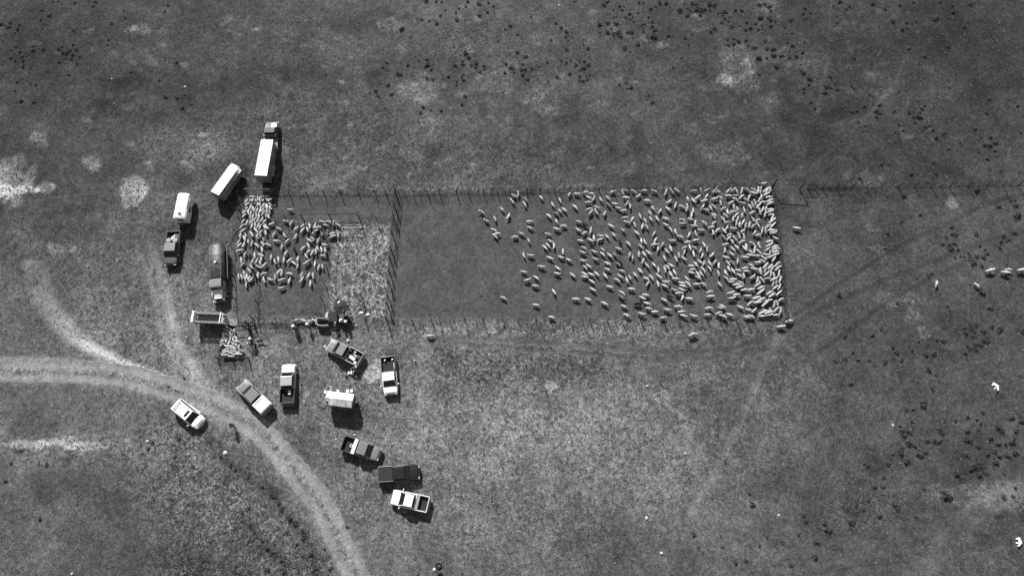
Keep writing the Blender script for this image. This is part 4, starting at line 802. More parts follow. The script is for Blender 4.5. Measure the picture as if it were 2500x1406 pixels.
for dx, dy, sx, sy, lb in ((.30, -.55, .35, .35, 'pale tool bundle in the left tail corner of the white pickup bed'), (.30, .45, .30, .35, 'pale bucket parts in the right tail corner of the white pickup bed'), (1.2, -.72, .9, .14, 'long pale plank along the left side of the white pickup bed')):
    mb = MB(); mb.box((0, 0, .15), (sx, sy * .5, .25), .02); mb.box((.03, sy * .2, .2), (sx * .4, sy * .5, .4), .02); cargo(v, xr + .1 + dx, -dy, .70, 'tool_bundle', lb, 'tools', mb, M['dullwhite'], 'tools in the white pickup')
v, L, xc, xr, w = pickup('grey pickup with ribbed roof, white toolbox and spare tyre in its black bed', (837.6, 1081.3), (928, 1109.3), 'grey', roof='grey', bed='toolbox', ribs=9, cabl=.36, bedrail='black', tail='black', hoodl=.25)
tt = thing('tyre', 'spare tyre lying in the black bed of the toolbox pickup', 'tyre'); tt.location = Matrix.Translation(v.location) @ Matrix.Rotation(v.rotation_euler.z, 4, 'Z') @ Vector((xr + 1.15, 0, .72)); MB().cyl((0, 0, .12), .36, .24, 'Z', 20).obj('tread', M['rubber'], tt); MB().cyl((0, 0, .25), .22, .03, 'Z', 18).obj('rim', M['galv'], tt); MB().cyl((0, 0, .27), .10, .03, 'Z', 12).obj('hub', M['black'], tt)
cargo(v, xr + 1.62, .45, .70, 'box', 'small pale box beside the spare tyre', 'box', MB().box((0, 0, .22), (.34, .34, .44), .03), M['dullwhite'])
v, L, xc, xr, w = pickup('black crew cab pickup with square black bed, pointing right', (923.4, 1158.5), (1024.6, 1152), 'black', roof='black', cabl=.38, bedrail='black', hoodl=.27, bumper='darkgrey', W_=2.02)
MB().box((xr + .96, 0, 1.20), (1.86, 1.70, .05), .02).obj('bed_cover', M['liner'], v)
MB().tube([(xr + .04, -.93, 1.235), (xr + 1.95, -.93, 1.235), (xr + 1.95, .93, 1.235), (xr + .04, .93, 1.235), (xr + .04, -.93, 1.235)], .026).obj('bed_rail', M['steel'], v)
for s in (-1, 1): MB().box((.3, s * .99, .50), (1.9, .14, .05), .01).obj('side_step', M['steel'], v)
v, L, xc, xr, w = pickup('white crew cab pickup with black bed, lowest of the parked vehicles', (1045.6, 1231.7), (955.9, 1211.6), 'white', roof='white', bed='greybox', cabl=.36, hoodl=.28)
# tow pickup left of the tanker
v, L, xc, xr, w = pickup('dark grey pickup with two drums in its bed, hitched below the white camper', (426.3, 566.4), (414.9, 648), 'darkgrey', roof='grey', hood='darkgrey', cabl=.36, hoodl=.27, bedrail='darkgrey', bumper='black')
for dy, lb in ((.45, 'right hand pale drum behind the cab of the dark grey pickup'), (-.45, 'left hand pale drum behind the cab of the dark grey pickup')):
    mb = MB(); mb.cyl((0, 0, .35), .33, .70, 'Z', 20); mb.cyl((0, 0, .71), .34, .03, 'Z', 20); mb.cyl((0, 0, .735), .22, .02, 'Z', 18); cargo(v, xc - .42, dy, .70, 'drum', lb, 'drum', mb, M['midgrey'], 'drums in the dark grey pickup')
for dx, dy, sx, lb in ((1.0, -.3, .5, 'pale bundle of bags near the tailgate of the dark grey pickup'), (.75, -.05, .4, 'small pale bag next to the bundle in the dark grey pickup')):
    mb = MB()
    for k in range(5): mb.ball((q.uniform(-.2, .2), q.uniform(-.22, .22), .15), .14, (1.3, .8, 1))
    cargo(v, xr + dx, dy, .70, 'bag_pile', lb, 'bags', mb, M['dullwhite'], 'bags in the dark grey pickup')
cargo(v, xr + .9, .52, .70, 'crate', 'grey crate against the right side of the dark grey pickup bed', 'crate', MB().box((0, 0, .2), (.9, .5, .4), .03), M['darkgrey'])
# ------------------------------------------------------------------ the SUV
t = thing('suv', 'white suv with roof bars and open dark sunroof beside the dirt road', 'car'); L = place(t, (430, 986.5), (490.5, 1035)); w = .98; xf = L / 2; xr = -L / 2; xh = xf - .25 * L
MB().loft([ring(x, ww, .36, zt) for x, ww, zt in ((xr, w * .86, .95), (xr + .15, w * .95, 1.06), (xr + .6, w, 1.08), (xh - .2, w, 1.06), (xf - .55, w * .95, .98), (xf - .2, w * .86, .88), (xf - .04, w * .70, .76))]).obj('body', M['white'], t)
MB().loft([[(x, -ww, z), (x, 0, z + .04), (x, ww, z), (x, ww, z - .06), (x, -ww, z - .06)] for x, ww, z in ((xh + .08, w * .78, 1.06), (xh + .6, w * .76, 1.02), (xf - .28, w * .66, .945))]).obj('hood', M['white'], t)
xa, xb = cab(t, xr + .06, xh + .22, 1.68, 1.02, w * .92, w * .76, M['white'], rake_f=.80, rake_r=.14)
MB().box((xb - .40, 0, 1.735), (.34, .92, .02), .005).obj('sunroof', M['glass'], t)
for s in (-1, 1): MB().bar((xa + .25, s * .58, 1.76), (xb - .55, s * .58, 1.76), .022, .022, 6).obj('roof_rail', M['black'], t)
for x in (xa + .38, xa + .60): MB().bar((x, -.58, 1.78), (x, .58, 1.78), .022, .022, 6).obj('roof_bar', M['black'], t)
for s in (-1, 1): MB().box((xf - .18, s * w * .60, .80), (.22, .34, .12), .03).obj('headlight', M['lamp'], t)
MB().loft([[(xf + .02 - abs(y) ** 2 * .30, y, .38), (xf + .10 - abs(y) ** 2 * .32, y, .40), (xf + .10 - abs(y) ** 2 * .32, y, .62), (xf - abs(y) ** 2 * .30, y, .64)] for y in np.linspace(-w * .92, w * .92, 9)]).obj('bumper', M['dullwhite'], t)
MB().box((xf - .06, 0, .72), (.10, .9, .12), .02).obj('grille', M['black'], t); mirrors(t, xh - .05, w - .02, 1.10, M['white'])
for s in (-1, 1): MB().box((-.1, s * (w + .02), .42), (2.1, .12, .05), .01).obj('side_step', M['steel'], t)
for x in (xf - .85, xr + .9):
    for s in (-1, 1): wheel(t, x, s * (w - .10), .37, .25)
# ------------------------------------------------------------------ truck and white box trailer (top)
t = thing('flatbed_truck', 'black flatbed truck coupled to the front of the white box trailer', 'truck'); L = place(t, (659, 374), (664.5, 298), 1.0); w = 1.0; xf = L / 2; xr = -L / 2; xh = xf - 1.25; xc = xh - 1.35
MB().loft([ring(x, ww, .5, zt) for x, ww, zt in ((xc, w, 1.25), (xh, w, 1.27), (xf - .5, w * .95, 1.22), (xf - .12, w * .86, 1.10))]).obj('body', M['black'], t)
MB().loft([[(x, -ww, z), (x, 0, z + .05), (x, ww, z), (x, ww, z - .06), (x, -ww, z - .06)] for x, ww, z in ((xh + .1, w * .8, 1.28), (xf - .35, w * .7, 1.22))]).obj('hood', M['black'], t)
cab(t, xc + .02, xh + .25, 2.0, 1.22, w * .9, w * .76, M['black'], rake_f=.6, rake_r=.12, roofmat=M['black']); mirrors(t, xh, w + .06, 1.4, M['black'])
MB().box(((xr + xc) / 2, 0, .98), (xc - xr - .1, 2.15, .10), .02).obj('flatbed', M['darkgrey'], t); MB().box((xc - .08, 0, 1.35), (.06, 1.9, .8), .01).obj('headache_rack', M['steel'], t)
MB().box((0, 0, .6), (L * .92, .8, .25)).obj('chassis', M['rust'], t); MB().box((xf + .02, 0, .62), (.14, 1.9, .26), .04).obj('bumper', M['steel'], t)
for s in (-1, 1): MB().box((xf - .12, s * .72, .95), (.14, .28, .18), .03).obj('headlight', M['lamp'], t)
for x in (xf - .95, xr + 1.0):
    for s in (-1, 1): wheel(t, x, s * .92, .42, .30)
def trailer(name, label, cat, c1, c2, zr, width, roofmat, sidemat, nose=0, slats=False, zb=.55, axles=(-.9, -1.75), rearx=True, wheelr=.38):
    """c1 front roof centre, c2 rear roof centre in photo pixels"""
    a, b = G(*c1, zr), G(*c2, zr); d = a - b; t = thing(name, label, cat); t.location = ((a.x + b.x) / 2, (a.y + b.y) / 2, 0); t.rotation_euler = (0, 0, math.atan2(d.y, d.x))
    L = d.length; w = width / 2; xf, xr = L / 2, -L / 2
    if not slats: MB().box((0, 0, (zr + zb) / 2), (L - .04, width - .04, zr - zb), .04).obj('side_walls', sidemat, t)
    else:
        fr = MB()
        for s in (-1, 1):
            MB().box((0, s * (w - .03), zb + .45), (L - .05, .04, .9), .005).obj('lower_panel', sidemat, t)
            for z in (zb, zb + .95, zb + 1.30, zr - .06): fr.box((0, s * (w - .02), z), (L, .07, .06))
            n = 7
            for i in range(n + 1): fr.box((xr + .03 + (L - .06) * i / n, s * (w - .0), (zb + zr) / 2), (.07, .07, zr - zb))
        for z in (zb + .1, zb + .95, zr - .1): fr.box((xr + .02, 0, z), (.06, width - .1, .06)); fr.box((xf - .02, 0, z), (.06, width - .1, .06))
        fr.obj('side_frame', M['galv'], t); MB().box((0, 0, zb), (L - .08, width - .12, .06)).obj('floor', M['wood'], t)
    rf = MB()
    if nose: rf.loft([[(x, -ww, zr), (x, -ww, zr + .05), (x, ww, zr + .05), (x, ww, zr)] for x, ww in ((xr, w + .01), (xf - nose, w + .01), (xf, w * .45))])
    else: rf.box((0, 0, zr + .02), (L + .04, width + .04, .06), .025)
    rf.obj('roof', roofmat, t)
    MB().box((0, 0, zb - .1), (L * .96, width * .7, .12)).obj('chassis', M['rust'], t)
    for x in axles:
        for s in (-1, 1): wheel(t, x, s * (w + .06), wheelr, .22)
    ax = sum(axles) / len(axles)
    for s in (-1, 1): MB().box((ax, s * (w + .10), wheelr * 2 + .12), (max(axles) - min(axles) + .95, .26, .05), .02).obj('fender', M['galv'], t)
    return t, L, w, xf, xr
t, L, w, xf, xr = trailer('box_trailer', 'long white roofed box trailer at the loading gate, hitched to the black truck', 'trailer', (652.6, 341.6), (636.5, 429), 2.75, 1.76, M['white'], M['grey'], axles=(-.7, -1.6))
for s in (-1, 1):
    for k in range(3): MB().box((.3, s * (w + .001), 1.05 + k * .5), (L - .7, .03, .09), .01).obj('side_rib', M['grey'], t)
MB().box((xr - .02, 0, 1.55), (.05, 1.8, 1.8), .02).obj('rear_door', M['grey'], t); MB().box((xr + .30, 0, 2.81), (.06, 1.9, .02), .005).obj('roof_seam', M['silver'], t)
MB().box((xf + .35, .0, 1.6), (.8, 1.0, .22), .04).obj('gooseneck', M['rust'], t); MB().bar((xf + .7, 0, 1.6), (xf + .7, 0, 1.0), .06).obj('coupler', M['rust'], t)
t, L, w, xf, xr = trailer('livestock_trailer', 'white roofed slatted livestock trailer parked at a slant, upper left of the pens', 'trailer', (574.5, 403), (524.5, 472.5), 2.45, 1.38, M['white'], M['grey'], nose=.5, slats=True, axles=(-1.2, -2.0))
MB().tube([(xf, -.5, .5), (xf + 1.2, 0, .5), (xf, .5, .5)], .05).obj('drawbar', M['rust'], t); MB().bar((xf + 1.1, 0, .5), (xf + 1.1, 0, .05), .04).obj('jack', M['steel'], t)
MB().box((xr - .02, .0, 1.45), (.05, 1.6, 1.6), .02).obj('rear_gate', M['darkgrey'], t)
# ------------------------------------------------------------------ camper
a, b = G(430, 532, 2.3), G(443, 471, 2.3); d = a - b; t = thing('camper_trailer', 'white rounded roof camper trailer towed by the dark grey pickup', 'camper'); t.location = ((a.x + b.x) / 2 + .28, (a.y + b.y) / 2, 0); t.rotation_euler = (0, 0, math.atan2(d.y, d.x))
L = d.length; xf, xr = L / 2, -L / 2; w = .94
def crg(x, k=0): return [(x, -w, .5), (x, -w, 1.75), (x, -w * .86, 2.16 - k), (x, -w * .45, 2.34 - k), (x, w * .45, 2.34 - k), (x, w * .86, 2.16 - k), (x, w, 1.75), (x, w, .5)]
MB().loft([crg(xr, .12), crg(xr + .2), crg(xf - .2), crg(xf, .10)]).obj('shell', M['white'], t)
MB().box((.2, w + .01, 1.35), (.9, .03, .45), .02).obj('window', M['glass'], t); MB().box((-1.1, w + .01, 1.25), (.62, .04, 1.35), .02).obj('door', M['dullwhite'], t)
MB().box((xf - .75, w * .94, 2.02), (1.3, .22, .16), .06).obj('awning_case', M['midgrey'], t); MB().box((xf + .01, 0, 1.5), (.03, .9, .5), .02).obj('window', M['glass'], t)
MB().box((xf - .65, .1, 2.39), (.42, .38, .10), .03).obj('roof_vent', M['darkgrey'], t); MB().box((xf - .45, .35, 2.38), (.12, .12, .12), .02).obj('roof_vent', M['black'], t)
MB().box((0, 0, .42), (L * .95, 1.5, .14)).obj('chassis', M['rust'], t); MB().tube([(xf, -.6, .45), (xf + 1.15, 0, .45), (xf, .6, .45)], .05).obj('drawbar', M['rust'], t)
MB().cyl((xf + .45, .0, .68), .17, .42, 'Z', 14).obj('gas_bottle', M['darkgrey'], t); MB().ball((xf + .45, 0, .9), .16, (1, 1, .5)).obj('gas_bottle_top', M['darkgrey'], t)
for s in (-1, 1): wheel(t, -.25, s * (w - .06), .36, .22); MB().box((-.25, s * (w + .06), .76), (1.0, .2, .05), .02).obj('fender', M['rust'], t)
# ------------------------------------------------------------------ cook trailer with folded aluminium roof
a, b = G(795.5, 970, 2.6), G(860.5, 978, 2.6); d = b - a; t = thing('cook_trailer', 'boxy aluminium trailer with bright double pitched roof and chairs along its top side', 'trailer'); t.location = ((a.x + b.x) / 2, (a.y + b.y) / 2, 0); t.rotation_euler = (0, 0, math.atan2(d.y, d.x)); L = d.length; xf, xr = L / 2, -L / 2; w = .90
MB().box((0, 0, 1.45), (L - .10, w * 2 - .06, 1.75), .03).obj('side_walls', M['darkgrey'], t)
MB().loft([[(x, -w, 2.36), (x, -w, 2.40), (x, .02, 2.70), (x, .02, 2.66)] for x in (xr, xf)]).obj('lower_roof_slope', M['alu'], t)
MB().loft([[(x, .02, 2.665), (x, .02, 2.705), (x, w, 2.44), (x, w, 2.40)] for x in (xr, xf)]).obj('upper_roof_slope', M['white'], t)
MB().loft([[(x, -w * .96, 2.3), (x, .02, 2.64), (x, w * .96, 2.36)] for x in (xf - .08, xf - .04)]).obj('gable', M['darkgrey'], t); MB().loft([[(x, -w * .96, 2.3), (x, .02, 2.64), (x, w * .96, 2.36)] for x in (xr + .04, xr + .08)]).obj('gable', M['darkgrey'], t)
for k in (-.2, .95): MB().bar((k, -w + .02, 2.415), (k, .0, 2.715), .016).obj('roof_seam', M['steel'], t)
MB().box((xr + .25, -w * .62, 2.56), (.30, .28, .10), .02, Matrix.Rotation(R(18), 3, 'X') if False else None).obj('roof_vent', M['black'], t)
MB().box((0, 0, .48), (L * .95, 1.3, .14)).obj('chassis', M['rust'], t); MB().tube([(xf, -.5, .5), (xf + .9, 0, .5), (xf, .5, .5)], .05).obj('drawbar', M['rust'], t)
MB().box((xf - .045, -.1, 1.6), (.03, .5, .5), .01).obj('window', M['steel'], t); MB().box((.2, -w + .01, .75), (1.5, .10, .08), .02).obj('side_step', M['steel'], t)
for s in (-1, 1):
    for x in (-.2, .55): wheel(t, x, s * (w - .05), .34, .2)
for (px, py, sx, sy, h_, lab, nm, cat) in [(825, 954, .34, .34, .45, 'white stool nearest the middle of the cook trailer top side', 'stool', 'stool'), (848.5, 954.2, .38, .40, .45, 'left one of two white stools by the cook trailer right half', 'stool', 'stool'), (858.2, 954.2, .36, .38, .45, 'right one of two white stools by the cook trailer right half', 'stool', 'stool'), (794.5, 957, .30, .40, .5, 'pale box at the upper left corner of the cook trailer', 'box', 'box')]:
    p = G(px, py, .4); s_ = thing(nm, lab, cat, (p.x, p.y, 0), R(q.uniform(-12, 4)), 'seats and boxes along the cook trailer')
    if nm == 'stool':
        MB().box((0, 0, h_), (sx, sy, .05), .02).obj('seat', M['plastic'], s_)
        for i_ in (-1, 1):
            for j_ in (-1, 1): MB().bar((i_ * sx * .42, j_ * sy * .42, 0), (i_ * sx * .34, j_ * sy * .34, h_), .022).obj('leg', M['plastic'], s_)
    else: MB().box((0, 0, h_ / 2), (sx, sy, h_), .03).obj('body', M['dullwhite'], s_); MB().box((0, 0, h_ + .02), (sx * 1.03, sy * 1.03, .05), .02).obj('lid', M['dullwhite'], s_)
def chair(label, px, py, rz, mat='midgrey', s=1.0, arms=True):
    p = G(px, py, .4); c = thing('camp_chair', label, 'chair', (p.x, p.y, 0), R(rz)); c.scale = (s,) * 3
    MB().box((0, 0, .42), (.46, .50, .04), .015).obj('seat', M[mat], c); MB().box((-.26, 0, .72), (.05, .50, .52), .015, None).obj('backrest', M[mat], c)
    for x in (-.22, .22):
        for y in (-.25, .25): MB().bar((x * 1.1, y * 1.1, 0), (x, y, .62 if arms else .42), .014).obj('leg', M['steel'], c)
    if arms:
        for y in (-.27, .27): MB().box((0, y, .63), (.44, .05, .03), .01).obj('armrest', M['steel'], c)
    return c
chair('grey folding chair at the upper left corner of the cook trailer', 806, 948, -8, 'midgrey', 1.0)
# ------------------------------------------------------------------ water tanker
t = thing('tanker_truck', 'old tanker truck with stained dark tank, pointing down beside the left pen', 'tanker truck'); a, b = G(533, 604, 1.0), G(535.5, 735, 1.0); d = b - a; t.location = ((a.x + b.x) / 2, (a.y + b.y) / 2, 0); t.rotation_euler = (0, 0, math.atan2(d.y, d.x)); L = d.length; xf, xr = L / 2, -L / 2
tl = 5.15; x0 = xr + .05; x1 = x0 + tl; zc = 1.75
def trg(x, s): return [(x, 1.08 * s * math.copysign(abs(math.cos(k)) ** .75, math.cos(k)), zc + .78 * s * math.copysign(abs(math.sin(k)) ** .75, math.sin(k))) for k in np.linspace(0, 2 * math.pi, 21)[:-1]]
MB().loft([trg(x0, .90), trg(x0 + .08, 1), trg(x1 - .08, 1), trg(x1, .90)]).obj('tank', M['tank'], t, True)
for x in (x0 + .05, x0 + tl * .35, x0 + tl * .68, x1 - .05): MB().loft([trg(x - .03, 1.015), trg(x + .03, 1.015)]).obj('tank_band', M['rust'], t)
h = MB().cyl((x0 + tl * .55, .1, zc + .82), .25, .14, 'Z', 18).obj('manhole', M['rust'], t); MB().cyl((0, 0, .10), .2, .05, 'Z', 16).obj('hatch', M['steel'], h); h.data.transform(Matrix.Translation((-(x0 + tl * .55), -.1, -(zc + .82)))); h.location = (x0 + tl * .55, .1, zc + .82)
for s in (-1, 1):
    MB().bar((x0 + .1, s * .72, zc + .66), (x1 - .1, s * .72, zc + .66), .025).obj('tank_rail', M['galv'], t)
    MB().box((x0 + tl / 2, s * 1.16, 1.05), (tl - .3, .30, .05), .01).obj('walkway', M['rust'], t); MB().tube([(x0 + .2, s * 1.30, 1.08), (x0 + .2, s * 1.30, 1.35), (x1 - .3, s * 1.30, 1.35), (x1 - .3, s * 1.30, 1.08)], .022).obj('hand_rail', M['galv'], t)
MB().tube([(x0 + tl * .72, .1, zc + .80), (x0 + tl * .80, .6, zc + .86), (x0 + tl * .80, 1.15, 1.5), (x0 + tl * .80, 1.2, 1.1)], .035, 6).obj('filler_pipe', M['rust'], t)
MB().box((0, 0, .78), (L * .95, .8, .25)).obj('chassis', M['rust'], t)
cx0 = x1 + .12; cx1 = cx0 + 1.25
MB().box(((cx0 + cx1) / 2, 0, 1.35), (cx1 - cx0, 1.80, 1.0), .08).obj('body', M['midgrey'], t)
cab(t, cx0, cx1 + .1, 2.42, 1.75, .86, .80, M['midgrey'], rake_f=.28, rake_r=.04, roofmat=M['grey'])
rk = MB()
for i_ in range(6): rk.bar((cx1 - .50, -.7 + i_ * .28, 2.50), (cx1 - .02, -.7 + i_ * .28, 2.50), .03)
rk.bar((cx1 - .02, -.78, 2.50), (cx1 - .02, .78, 2.50), .03); rk.obj('sun_visor', M['galv'], t)
MB().loft([[(x, -ww, .95), (x, -ww, z - .12), (x, -ww * .6, z), (x, ww * .6, z), (x, ww, z - .12), (x, ww, .95)] for x, ww, z in ((cx1, .62, 1.72), (xf - .18, .50, 1.55))]).obj('hood', M['white'], t)  # white stands in for the sun glint on the grey hood
MB().box((xf - .13, 0, 1.2), (.08, .85, .62), .02).obj('grille', M['black'], t); MB().box((xf, 0, .72), (.14, 2.05, .25), .03).obj('bumper', M['steel'], t)
for s in (-1, 1):
    MB().loft([[(cx1 + x, s * .52, z), (cx1 + x, s * .52, z - .05), (cx1 + x, s * 1.02, z - .10), (cx1 + x, s * 1.02, z - .05)] for x, z in ((-.05, .95), (.15, 1.22), (.65, 1.24), (1.0, 1.05), (1.15, .82))]).obj('fender', M['midgrey'], t)
    MB().cyl((xf - .10, s * .72, 1.12), .12, .14, 'X', 14).obj('headlight', M['lamp'], t); MB().bar((cx1 - .1, s * .9, 1.9), (cx1 + .15, s * 1.28, 2.0), .02).obj('mirror_arm', M['rust'], t); MB().box((cx1 + .15, s * 1.28, 1.95), (.05, .18, .34), .02).obj('mirror', M['rust'], t)
    wheel(t, xf - .72, s * .86, .48, .28)
    for x in (xr + 1.0, xr + 2.15): wheel(t, x, s * .95, .48, .45)
p = G(541, 603, .9); pts = [p, G(549, 595, .55), G(561, 589, .3), G(568, 580, .1), G(575, 570, .05), G(584, 560, .05)]
h = MB(); h.tube([Vector((a_.x, a_.y, c_)) - Vector((p.x, p.y, 0)) for a_, c_ in zip([Vector((v.x, v.y)) for v in smoothline([(v.x, v.y) for v in pts], 4)], np.interp(np.linspace(0, 5, 21), range(6), [1.0, .55, .3, .12, .06, .05]))], .045, 6)
tag(h.obj('hose', M['rubber']), 'black hose curving from the back of the tanker to the left pen', 'hose').location = (p.x, p.y, 0)
# ------------------------------------------------------------------ open slatted trailer at the narrow loading pen
t = thing('stock_rack_trailer', 'open topped slatted white trailer backed to the narrow loading pen', 'trailer'); zt = 2.15; a, b = G(471, 773, zt), G(543, 776, zt); d = b - a; t.location = ((a.x + b.x) / 2, (a.y + b.y) / 2, 0); t.rotation_euler = (0, 0, math.atan2(d.y, d.x)); L = d.length; w = .62; xf, xr = L / 2, -L / 2
MB().box((0, 0, .72), (L, w * 2, .10), .01).obj('floor', M['wood'], t)
for s in (-1, 1):
    MB().box((0, s * w, 1.12), (L, .05, .75), .01).obj('side_panel', M['darkgrey'], t)
    for z in (1.55, 1.78, 2.0, 2.2): MB().box((0, s * (w + .0), z), (L, .07, .10), .01).obj('side_board', M['midgrey'], t)
    for x in np.linspace(xr + .1, xf - .1, 5): MB().box((x, s * (w + .05), 1.45), (.07, .05, 1.6), .01).obj('upright', M['galv'], t)
MB().box((xr - .02, 0, 1.75), (.30, w * 2 + .30, 1.1), .03).obj('headboard', M['white'], t)
for z in (1.4, 1.8, 2.2): MB().box((xf, 0, z), (.07, w * 2 + .1, .10), .01).obj('end_board', M['dullwhite'], t)
MB().box((xf - .3, 0, 2.24), (.12, w * 2 + .3, .10), .01).obj('cross_board', M['white'], t); MB().tube([(xf, -.5, 2.1), (xf + .45, -.1, 1.2), (xf, .5, 2.1)], .04).obj('ramp_frame', M['dullwhite'], t)
MB().loft([[(xf, -w * .8, .72), (xf, w * .8, .72), (xf, w * .8, .66), (xf, -w * .8, .66)], [(xf + 1.3, -w * .8, .05), (xf + 1.3, w * .8, .05), (xf + 1.3, w * .8, .0), (xf + 1.3, -w * .8, .0)]]).obj('ramp', M['wood'], t)
MB().box((0, 0, .58), (L, .9, .14)).obj('chassis', M['rust'], t)
for s in (-1, 1):
    for x in (-.35, .45): wheel(t, x, s * (w + .02), .36, .22)
for o_ in list(t.children):      # the trailer stands higher and wider than its narrow top opening
    pass
# ------------------------------------------------------------------ people
def body(pose):
    """joint positions for a 1.75 m figure facing +x"""
    j = dict(pel=(0, 0, .95), sp=(0, 0, 1.15), ch=(0, 0, 1.33), nk=(.01, 0, 1.48), hd=(.03, 0, 1.60), tp=(.03, 0, 1.70),
             shl=(0, .19, 1.40), shr=(0, -.19, 1.40), ell=(-.02, .27, 1.13), elr=(-.02, -.27, 1.13), wrl=(.08, .27, .88), wrr=(.08, -.27, .88),
             hpl=(0, .09, .90), hpr=(0, -.09, .90), knl=(.03, .11, .50), knr=(.03, -.11, .50), anl=(-.01, .12, .09), anr=(-.01, -.12, .09), tol=(.15, .13, .04), tor=(.15, -.13, .04))
    if pose == 'walk':
        j.update(knl=(.17, .10, .52), anl=(.26, .11, .10), tol=(.42, .12, .06), knr=(-.06, -.10, .50), anr=(-.28, -.11, .14), tor=(-.14, -.12, .04), ell=(-.12, .25, 1.15), wrl=(-.05, .25, .90), elr=(.10, -.25, 1.14), wrr=(.27, -.22, .98))
    if pose == 'bend':
        j.update(sp=(.14, 0, 1.06), ch=(.34, 0, 1.14), nk=(.48, 0, 1.16), hd=(.60, 0, 1.18), tp=(.70, 0, 1.20), shl=(.38, .19, 1.17), shr=(.38, -.19, 1.17), ell=(.46, .22, .90), elr=(.46, -.22, .90), wrl=(.58, .16, .68), wrr=(.58, -.16, .68), knl=(.08, .12, .50), knr=(.08, -.12, .50))
    if pose == 'reach':
        j.update(ell=(.20, .24, 1.22), wrl=(.42, .18, 1.12), elr=(.20, -.24, 1.22), wrr=(.42, -.18, 1.12), sp=(.02, 0, 1.14), ch=(.06, 0, 1.32), nk=(.09, 0, 1.46), hd=(.13, 0, 1.57), tp=(.15, 0, 1.67), shl=(.06, .19, 1.38), shr=(.06, -.19, 1.38))
    return j
def person_parts(pose):
    j = body(pose); names = []; V = []; E = []; Rd = []; idx = {}
    def add(n, p, r, to=None):
        idx[n] = len(V); V.append(p); Rd.append(r)
        if to: E.append((idx[to], idx[n]))
    add('pel', j['pel'], (.15, .11)); add('sp', j['sp'], (.14, .10), 'pel'); add('ch', j['ch'], (.165, .11), 'sp'); add('nk', j['nk'], .055, 'ch'); add('hd', j['hd'], (.085, .10), 'nk'); add('tp', j['tp'], (.075, .085), 'hd')
    hx = Vector(j['hd']); up = (Vector(j['tp']) - hx).normalized(); fw = Vector((1, 0, 0)) - up * up.x; fw = fw.normalized() if fw.length > .2 else Vector((0, 0, -1))
    add('nose', tuple(hx + fw * .115), .016, 'hd'); add('chin', tuple(hx + fw * .08 - up * .07), .03, 'hd')
    for s, k in ((1, 'l'), (-1, 'r')):
        add('ear' + k, tuple(hx + Vector((0, s * .095, 0))), .014, 'hd')
        add('sh' + k, j['sh' + k], .072, 'ch'); add('el' + k, j['el' + k], .046, 'sh' + k); add('wr' + k, j['wr' + k], .030, 'el' + k)
        w_ = Vector(j['wr' + k]); e_ = Vector(j['el' + k]); d = (w_ - e_).normalized(); side = Vector((0, 1, 0)).cross(d); side = side.normalized() if side.length > .1 else Vector((1, 0, 0)); pa = w_ + d * .07
        add('pa' + k, tuple(pa), (.036, .022), 'wr' + k)
        for i in range(4):
            o_ = side * ((i - 1.5) * .019); l_ = (.075, .085, .08, .062)[i]; a_ = pa + d * .025 + o_; b_ = a_ + d * l_ * .5; c_ = b_ + d * l_ * .38 - Vector((0, s, 0)) * .018
            add(f'f{i}{k}', tuple(b_), .0095, 'pa' + k); add(f'g{i}{k}', tuple(c_), .008, f'f{i}{k}')
        th = w_ + d * .03 + side * .042; add('t' + k, tuple(th), .011, 'pa' + k); add('u' + k, tuple(th + d * .05 + side * .014), .009, 't' + k)
        add('hp' + k, j['hp' + k], .10, 'pel'); add('kn' + k, j['kn' + k], .064, 'hp' + k); add('an' + k, j['an' + k], .045, 'kn' + k); add('to' + k, j['to' + k], .036, 'an' + k)
    return j, skin_mesh('person', V, E, Rd, 1), hx, up, fw
PP = {k: person_parts(k) for k in ('stand', 'walk', 'bend', 'reach')}
def clothes_mesh(j, kind):
    def A(n): return Vector(j[n])
    V = []; E = []; Rd = []
    if kind == 'jacket':
        seq = [('pel', (.165, .125), .0), ('sp', (.155, .115), 0), ('ch', (.18, .125), 0)]
        for i, (n, r, _) in enumerate(seq): V.append(tuple(A(n))); Rd.append(r); E.append((i - 1, i)) if i else None
        for s in 'lr':
            b = len(V); V.append(tuple(A('sh' + s))); Rd.append(.085); E.append((2, b)); V.append(tuple(A('el' + s))); Rd.append(.058); E.append((b, b + 1)); V.append(tuple(A('el' + s).lerp(A('wr' + s), .9))); Rd.append(.042); E.append((b + 1, b + 2))
    else:
        V.append(tuple(A('pel'))); Rd.append((.158, .118))
        for s in 'lr':
            b = len(V); V.append(tuple(A('hp' + s))); Rd.append(.108); E.append((0, b)); V.append(tuple(A('kn' + s))); Rd.append(.074); E.append((b, b + 1)); V.append(tuple(A('an' + s))); Rd.append(.060); E.append((b + 1, b + 2))
    return skin_mesh(kind, V, E, Rd, 1)
CL = {(p, k): clothes_mesh(PP[p][0], k) for p in PP for k in ('jacket', 'trousers')}
